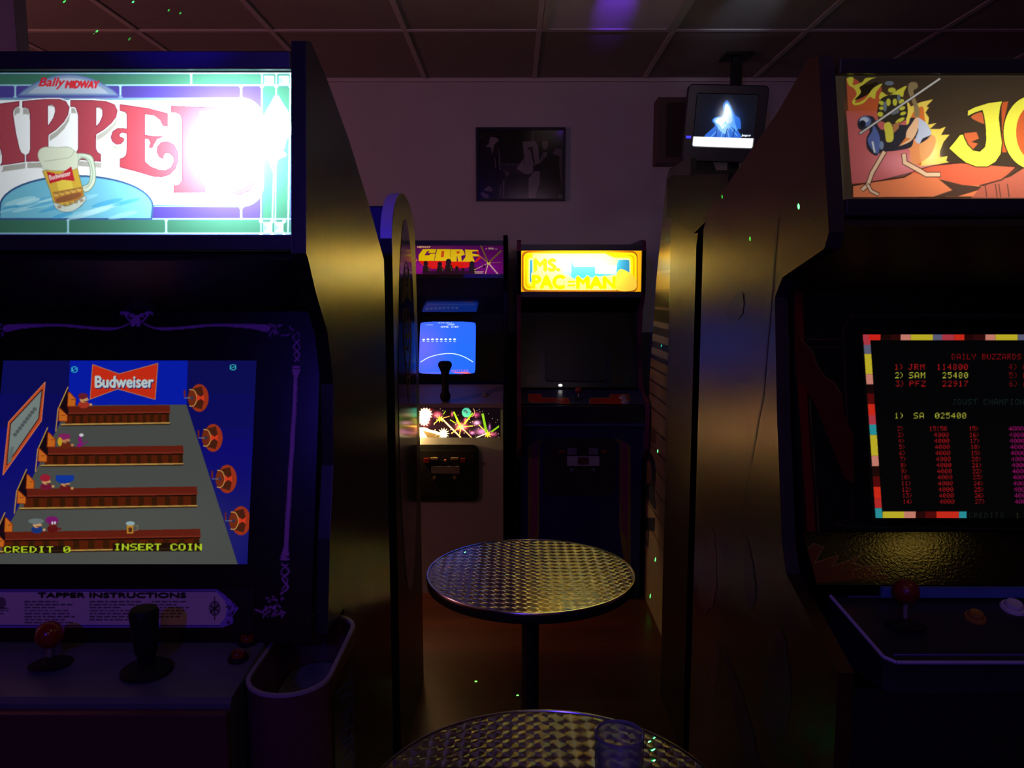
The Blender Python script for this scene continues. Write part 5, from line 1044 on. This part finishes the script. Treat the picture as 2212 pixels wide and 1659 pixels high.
printed('photo_print', cv, (tl.x + fw, BACK - 0.010, br.z + fw), (br.x - tl.x - 2 * fw, 0, 0), (0, 0, tl.z - br.z - 2 * fw), 0.0013, print_mat('photo_paper', 0.12, 0.5), pc)

sa, sb = P(1410, 360, Y=BACK - 0.01), P(1487, 222, Y=BACK - 0.01)
sp = thing('wall_box', 'brown box mounted on the back wall, half behind the television', 'wall_box', ((sa.x + sb.x) / 2 + 0.05, BACK, sa.z))  # plain brown box with a darker front plate
box('case', sa.x, sb.x + 0.10, BACK - 0.14, BACK - 0.001, sa.z, sb.z, mat('brown_box_veneer', (0.10, 0.065, 0.045), 0.6, noise=0.25, nscale=6, stretch=(1, 1, 12)), sp, 0.004)
bm = bmesh.new(); plate(bm, rrect(0.20, sb.z - sa.z - 0.06, 0.01), ((sa.x + sb.x) / 2 + 0.05, BACK - 0.141, (sa.z + sb.z) / 2), (1, 0, 0), (0, 0, 1), 0.004); mesh('front_plate', bm, mat('dull_brown_front', (0.05, 0.035, 0.028), 0.9, noise=0.3, nscale=150), sp)

# television hung from a ceiling pole
TVY = 3.95
tc_ = P(1566, 266, Y=TVY)
tv = thing('television', 'small black tube television on a ceiling pole showing a white-blue glow', 'television', (tc_.x, TVY + 0.25, H - 0.01))
n_ = Vector((-0.16, -1, -0.20)).normalized(); u_ = n_.cross(Vector((0, 0, 1))).normalized() * -1
if u_.x < 0: u_ = -u_
v_ = u_.cross(-n_).normalized() * -1
if v_.z < 0: v_ = -v_
ro = Matrix.Rotation(RAD(3.5), 3, n_); u_, v_ = ro @ u_, ro @ v_
if (P(1632, 212, Y=TVY) - P(1510, 207, Y=TVY)).z < 0 and u_.z > 0: ro = Matrix.Rotation(RAD(-7), 3, n_); u_, v_ = ro @ u_, ro @ v_
C0 = Vector(tc_)
def tvp(a, b, d=0): return C0 + u_ * a + v_ * b - n_ * d
def tv_ring(bm, secs):
    vs = [[bm.verts.new(tvp(x + ox, y + oy, d)) for x, y in rrect(w_, h_, r)] for w_, h_, r, d, ox, oy in secs]
    for a, b in zip(vs, vs[1:]):
        for i in range(len(a)): bm.faces.new((a[i], a[(i + 1) % len(a)], b[(i + 1) % len(a)], b[i]))
    return vs
sw_, sh_ = 0.288, 0.245
bm = bmesh.new()
vs = tv_ring(bm, [(sw_, sh_, 0.012, 0.008, 0, 0.01), (sw_ + 0.008, sh_ + 0.008, 0.014, 0.0, 0, 0.01), (0.375, 0.352, 0.022, 0.0, 0, -0.004), (0.385, 0.362, 0.026, 0.012, 0, -0.004), (0.385, 0.362, 0.026, 0.09, 0, -0.004), (0.30, 0.27, 0.04, 0.20, -0.01, -0.01), (0.20, 0.18, 0.03, 0.32, -0.01, -0.02)])
bm.faces.new(vs[-1]); mesh('casing', bm, mat('black_tv_casing', (0.018, 0.018, 0.02), 0.35, noise=0.15), tv, smooth=True)
cv = Canvas(0, 0, 1000, 850, 0.4, (14, 14, 22)); cv.T = (1, 0, 0)
cv.soft(500, 420, 330, 300, (30, 44, 90), 0.5)
ax = lambda x, y: ((x - 255) * 1.2, (y - 330) * 1.19)
for pts, c in (([(620, 470), (670, 410), (730, 480), (800, 600), (870, 650), (900, 780), (860, 800), (900, 920), (500, 920), (410, 900), (480, 820), (540, 750), (490, 690), (530, 640), (630, 610)], (50, 110, 220)), ([(640, 490), (670, 440), (720, 490), (780, 610), (810, 700), (850, 820), (760, 760), (700, 860), (630, 830), (560, 750), (510, 680), (560, 640), (640, 620)], (120, 190, 250)), ([(650, 500), (670, 460), (715, 510), (760, 620), (770, 700), (720, 720), (650, 790), (600, 740), (540, 700), (560, 660), (650, 630)], (250, 255, 255))):
    cv.fill([ax(*p) for p in pts], c, 0.85, sm=True)
a_ = ax(670, 640); cv.soft(a_[0], a_[1], 110, 190, (250, 255, 255), 0.9); cv.soft(a_[0] + 150, a_[1] + 60, 110, 160, (40, 110, 220), 0.45)
for x, y in ((500, 910), (640, 920), (760, 930), (860, 880)): cv.line([ax(680, 700), ax(x, y)], (130, 200, 255), 16, 0.6)
for x, y in ((560, 915), (700, 900), (800, 900)): cv.line([ax(x, y), ax(x + 15, y - 110)], (16, 30, 90), 16, 0.7)
cv.rect(-5, 690, 1005, 855, (255, 255, 255)); cv.text('Jango.tv', 800, 670, 150, 42, (230, 240, 255), bold=2)
printed('screen', cv, tvp(-sw_ / 2, -sh_ / 2 + 0.01, 0.006), u_ * sw_, v_ * sh_, 0.0022, screen_mat('tv_tube', 1.3, 'AUTO'), tv, mode='uv', label='glowing picture above a white bar')
bm = bmesh.new(); plate(bm, [(-0.012, -0.006), (0.012, -0.006), (0.012, 0.006), (-0.012, 0.006)], tvp(-0.168, -0.07, -0.0005), u_, v_, 0.003); mesh('power_light', bm, mat('blue_power_light', (0.05, 0.05, 1.0), 0.4, emis=1.2), tv)
pt = P(1590, 180, Y=4.12)
bm = bmesh.new(); bx(bm, pt.x - 0.024, pt.x + 0.024, 4.10, 4.15, tc_.z - 0.30, H - 0.001, 0.003); bx(bm, pt.x - 0.07, pt.x + 0.07, 4.05, 4.20, H - 0.012, H - 0.001, 0.002); mesh('pole', bm, BLACK, tv)
bm = bmesh.new()
a0 = P(1493, 345, Y=4.05); a1 = P(1538, 420, Y=4.05)
prof2 = [(a0.x, tc_.z - 0.15), (a0.x, a1.z), (a1.x - 0.01, a1.z), (a1.x + 0.012, a1.z + 0.11), (a1.x - 0.012, a1.z + 0.17), (a1.x - 0.012, tc_.z - 0.15)]
a = [bm.verts.new((x, 4.02, z)) for x, z in prof2]; b = [bm.verts.new((x, 4.08, z)) for x, z in prof2]; bm.faces.new(a); bm.faces.new(b[::-1])
for i in range(6): bm.faces.new((a[i], a[(i + 1) % 6], b[(i + 1) % 6], b[i]))
bx(bm, a0.x, pt.x + 0.02, 4.06, 4.12, tc_.z - 0.29, tc_.z - 0.21, 0.002); mesh('bracket', bm, BLACK, tv)

# ================================================================== 7. bistro tables
def swirl_metal():
    """engine-turned steel: every spot is brushed round its own centre, later rows overlap earlier ones"""
    m = bpy.data.materials.new('swirled_steel'); m.use_nodes = True; nt = m.node_tree; N, L = nt.nodes, nt.links
    for n in list(N): N.remove(n)
    out = N.new('ShaderNodeOutputMaterial'); g = N.new('ShaderNodeBsdfAnisotropic'); L.new(g.outputs[0], out.inputs['Surface'])
    g.inputs['Color'].default_value = (0.50, 0.49, 0.47, 1); g.inputs['Roughness'].default_value = 0.24; g.inputs['Anisotropy'].default_value = 0.80
    tc = N.new('ShaderNodeTexCoord'); p = 0.0285
    def M(op, a, b=None, c=None):
        n = N.new('ShaderNodeMath'); n.operation = op
        for i, v in enumerate((a, b, c)):
            if v is None: continue
            if isinstance(v, (int, float)): n.inputs[i].default_value = v
            else: L.new(v, n.inputs[i])
        return n.outputs[0]
    sx = N.new('ShaderNodeSeparateXYZ'); L.new(tc.outputs['Object'], sx.inputs[0])
    x = M('DIVIDE', sx.outputs[0], p); y = M('DIVIDE', sx.outputs[1], p)
    cx = M('SUBTRACT', x, M('ROUND', x))                 # offset from the column's centre line
    y0 = M('FLOOR', y); f = M('SUBTRACT', y, y0)         # the row below covers the upper part of its circle
    r2 = M('ADD', M('MULTIPLY', cx, cx), M('MULTIPLY', f, f)); inside = M('LESS_THAN', r2, 0.47)
    cy = M('SUBTRACT', f, M('SUBTRACT', 1.0, inside))
    cb = N.new('ShaderNodeCombineXYZ'); L.new(M('MULTIPLY', cy, -1.0), cb.inputs[0]); L.new(cx, cb.inputs[1]); cb.inputs[2].default_value = 0
    nr = N.new('ShaderNodeVectorMath'); nr.operation = 'NORMALIZE'; L.new(cb.outputs[0], nr.inputs[0]); L.new(nr.outputs[0], g.inputs['Tangent'])
    rr_ = M('SQRT', M('ADD', M('MULTIPLY', cx, cx), M('MULTIPLY', cy, cy)))
    wv = M('MULTIPLY', rr_, rr_)                      # every spot is a shallow dish
    bp = N.new('ShaderNodeBump'); bp.inputs['Strength'].default_value = 1.0; bp.inputs['Distance'].default_value = 0.0008; L.new(wv, bp.inputs['Height']); L.new(bp.outputs[0], g.inputs['Normal'])
    return m
SWIRL = swirl_metal()
def table(x, y, z, r, label):
    t = thing('bistro_table', label, 'table', (x, y, 0), 'round steel bistro tables')
    bm = bmesh.new(); n = 96
    lathe(bm, [(0, z), (r - 0.006, z)], (0, 0, 0), n)
    me = bpy.data.meshes.new('tabletop'); bmesh.ops.recalc_face_normals(bm, faces=bm.faces); bm.to_mesh(me); bm.free()
    if me.polygons[0].normal.z < 0: me.flip_normals()
    o = bpy.data.objects.new('tabletop', me); COL.objects.link(o); me.materials.append(SWIRL); o.parent = t
    bm = bmesh.new(); lathe(bm, [(r - 0.0075, z - 0.001), (r - 0.006, z + 0.0018), (r - 0.002, z + 0.0018), (r, z - 0.001), (r, z - 0.006), (r - 0.004, z - 0.007)], (x, y, 0), n); mesh('rim', bm, mat('bright_steel_rim', (0.62, 0.60, 0.57), 0.22, metal=1.0, noise=0.05), t, smooth=True)
    bm = bmesh.new(); lathe(bm, [(r - 0.004, z - 0.0065), (r - 0.002, z - 0.012), (r - 0.003, z - 0.028), (r - 0.03, z - 0.034), (0.05, z - 0.036), (0, z - 0.036)], (x, y, 0), n); mesh('edge_skirt', bm, RUBBER, t, smooth=True)
    bm = bmesh.new(); cyl(bm, (x, y, 0.02), (0, 0, 1), 0.025, 0.025, z - 0.06, 32); col = mesh('column', bm, mat('black_powder_coat', (0.014, 0.013, 0.013), 0.35, noise=0.2), t, smooth=True)
    bm = bmesh.new(); lathe(bm, [(0.025, z - 0.075), (0.045, z - 0.055), (0.09, z - 0.0365), (0, z - 0.0365)], (x, y, 0), 32); mesh('top_flange', bm, RUBBER, col, smooth=True)
    bm = bmesh.new(); lathe(bm, [(0, 0.001), (0.20, 0.001), (0.20, 0.008), (0.18, 0.014), (0.04, 0.024), (0.026, 0.04), (0, 0.04)], (x, y, 0), 48); mesh('base', bm, mat('black_powder_coat'), t, smooth=True)
    return t
TZ = 0.700
f0 = P(1146, 1235, Z=TZ)
table(f0.x, f0.y, TZ, 0.30, 'empty round bistro table with swirled steel top, farther one before the wall cabinets')
table(0.052, 1.128, TZ, 0.30, 'nearer round bistro table with swirled steel top, carrying a drinking glass')

# the glass
g0 = P(1338, 1583, Z=0.835); gx, gy, gr = g0.x, g0.y, 0.0375
gl = thing('drinking_glass', 'thick-walled clear glass tumbler on the nearer steel table', 'glass', (gx, gy, TZ))
gm_ = bpy.data.materials.new('clear_glass'); gm_.use_nodes = True; nt = gm_.node_tree; N, L = nt.nodes, nt.links
N.remove(N['Principled BSDF']); g1 = N.new('ShaderNodeBsdfTransparent'); g1.inputs[0].default_value = (0.84, 0.86, 0.95, 1)
g2 = N.new('ShaderNodeBsdfGlossy'); g2.inputs['Roughness'].default_value = 0.10; lw = N.new('ShaderNodeLayerWeight'); fr = N.new('ShaderNodeMath'); fr.operation = 'MULTIPLY_ADD'; fr.inputs[1].default_value = 0.5; fr.inputs[2].default_value = 0.05; pw_ = N.new('ShaderNodeMath'); pw_.operation = 'POWER'; pw_.inputs[1].default_value = 2.5; L.new(lw.outputs['Facing'], pw_.inputs[0]); L.new(pw_.outputs[0], fr.inputs[0])
g2.inputs['Roughness'].default_value = 0.22; fr.inputs[1].default_value = 0.85; fr.inputs[2].default_value = 0.08
g4 = N.new('ShaderNodeBsdfDiffuse'); g4.inputs[0].default_value = (0.5, 0.5, 0.75, 1); g5 = N.new('ShaderNodeMixShader'); g5.inputs[0].default_value = 0.10  # bluish diffuse share puts the blue lamp's light into the glass colour
g3 = N.new('ShaderNodeMixShader'); L.new(fr.outputs[0], g3.inputs[0]); L.new(g1.outputs[0], g3.inputs[1]); L.new(g2.outputs[0], g3.inputs[2]); L.new(g3.outputs[0], g5.inputs[1]); L.new(g4.outputs[0], g5.inputs[2]); L.new(g5.outputs[0], N['Material Output'].inputs['Surface'])
bm = bmesh.new(); n = 10
lathe(bm, [(0, 0.0005), (gr * 0.86, 0.0005), (gr * 0.90, 0.006), (gr * 0.97, 0.07), (gr, 0.133), (gr - 0.0012, 0.135), (gr - 0.0030, 0.134), (gr * 0.97 - 0.0045, 0.07), (gr * 0.84, 0.016), (0, 0.014)], (gx, gy, TZ), 48)
tb = mesh('tumbler', bm, gm_, gl, smooth=True)
bm = bmesh.new(); lathe(bm, [(gr + 0.0003, 0.1325), (gr + 0.0005, 0.1350), (gr - 0.0015, 0.1362), (gr - 0.0034, 0.1350), (gr - 0.0034, 0.1325)], (gx, gy, TZ), 48)
mesh('rim', bm, mat('blue_rim_highlight', (0.20, 0.20, 0.34), 0.12, spec=1.0, noise=0.05), tb, smooth=True)  # opaque bluish ring added as the rim's highlight
# ================================================================== 8. green star projector: one thin beam for each dot
PROJ = Vector((-0.45, 1.90, 2.34))
def beam(target, e, ang=0.10):
    o = lamp('green_laser_beam', 'SPOT', PROJ, e, (0.02, 1.0, 0.12), aim=target, spot_size=RAD(2.0), spot_blend=0.0, shadow_soft_size=0.0)
    l = o.data; l.use_nodes = True; nt = l.node_tree; N, L = nt.nodes, nt.links; em = N['Emission']       # aperture narrower than a spot cone allows
    tc = N.new('ShaderNodeTexCoord'); sp_ = N.new('ShaderNodeSeparateXYZ'); L.new(tc.outputs['Normal'], sp_.inputs[0])
    def M(op, a, b=None):
        n = N.new('ShaderNodeMath'); n.operation = op
        for i_, v in enumerate((a, b)):
            if v is None: continue
            if isinstance(v, (int, float)): n.inputs[i_].default_value = v
            else: L.new(v, n.inputs[i_])
        return n.outputs[0]
    r2 = M('ADD', M('MULTIPLY', sp_.outputs[0], sp_.outputs[0]), M('MULTIPLY', sp_.outputs[1], sp_.outputs[1]))
    L.new(M('LESS_THAN', r2, math.sin(RAD(ang)) ** 2), em.inputs['Strength'])
for px, py, e in ((140, 3, 6), (288, 4, 16), (205, 70, 4), (390, 28, 2), (365, 22, 2), (280, 84, 2)): beam(P(px, py, Z=H - 0.001), e * 900, 0.09)
for px, py, e in ((1725, 446, 60), (1620, 516, 8), (1560, 425, 6)): beam(P(px, py, X=JX0), e * 900, 0.14)
for px, py, e in ((1446, 648, 14), (1483, 610, 5)): beam(P(px, py, X=BX0), e * 3000, 0.09)
for px, py, e in ((1440, 513, 6), (1429, 747, 16), (1400, 756, 8), (1421, 975, 70), (1416, 1209, 26), (1405, 1288, 22)): beam(P(px, py, X=CX0), e * 1800, 0.11)
for px, py, e in ((1028, 1472, 30), (1118, 1502, 30)): beam(P(px, py, Z=0.0), e * 5000, 0.10)
beam(P(1005, 1193, Z=TZ), 30000, 0.12)
for py in (1592, 1604, 1618, 1640): beam(P(1408, py, Z=TZ), 8000, 0.16)
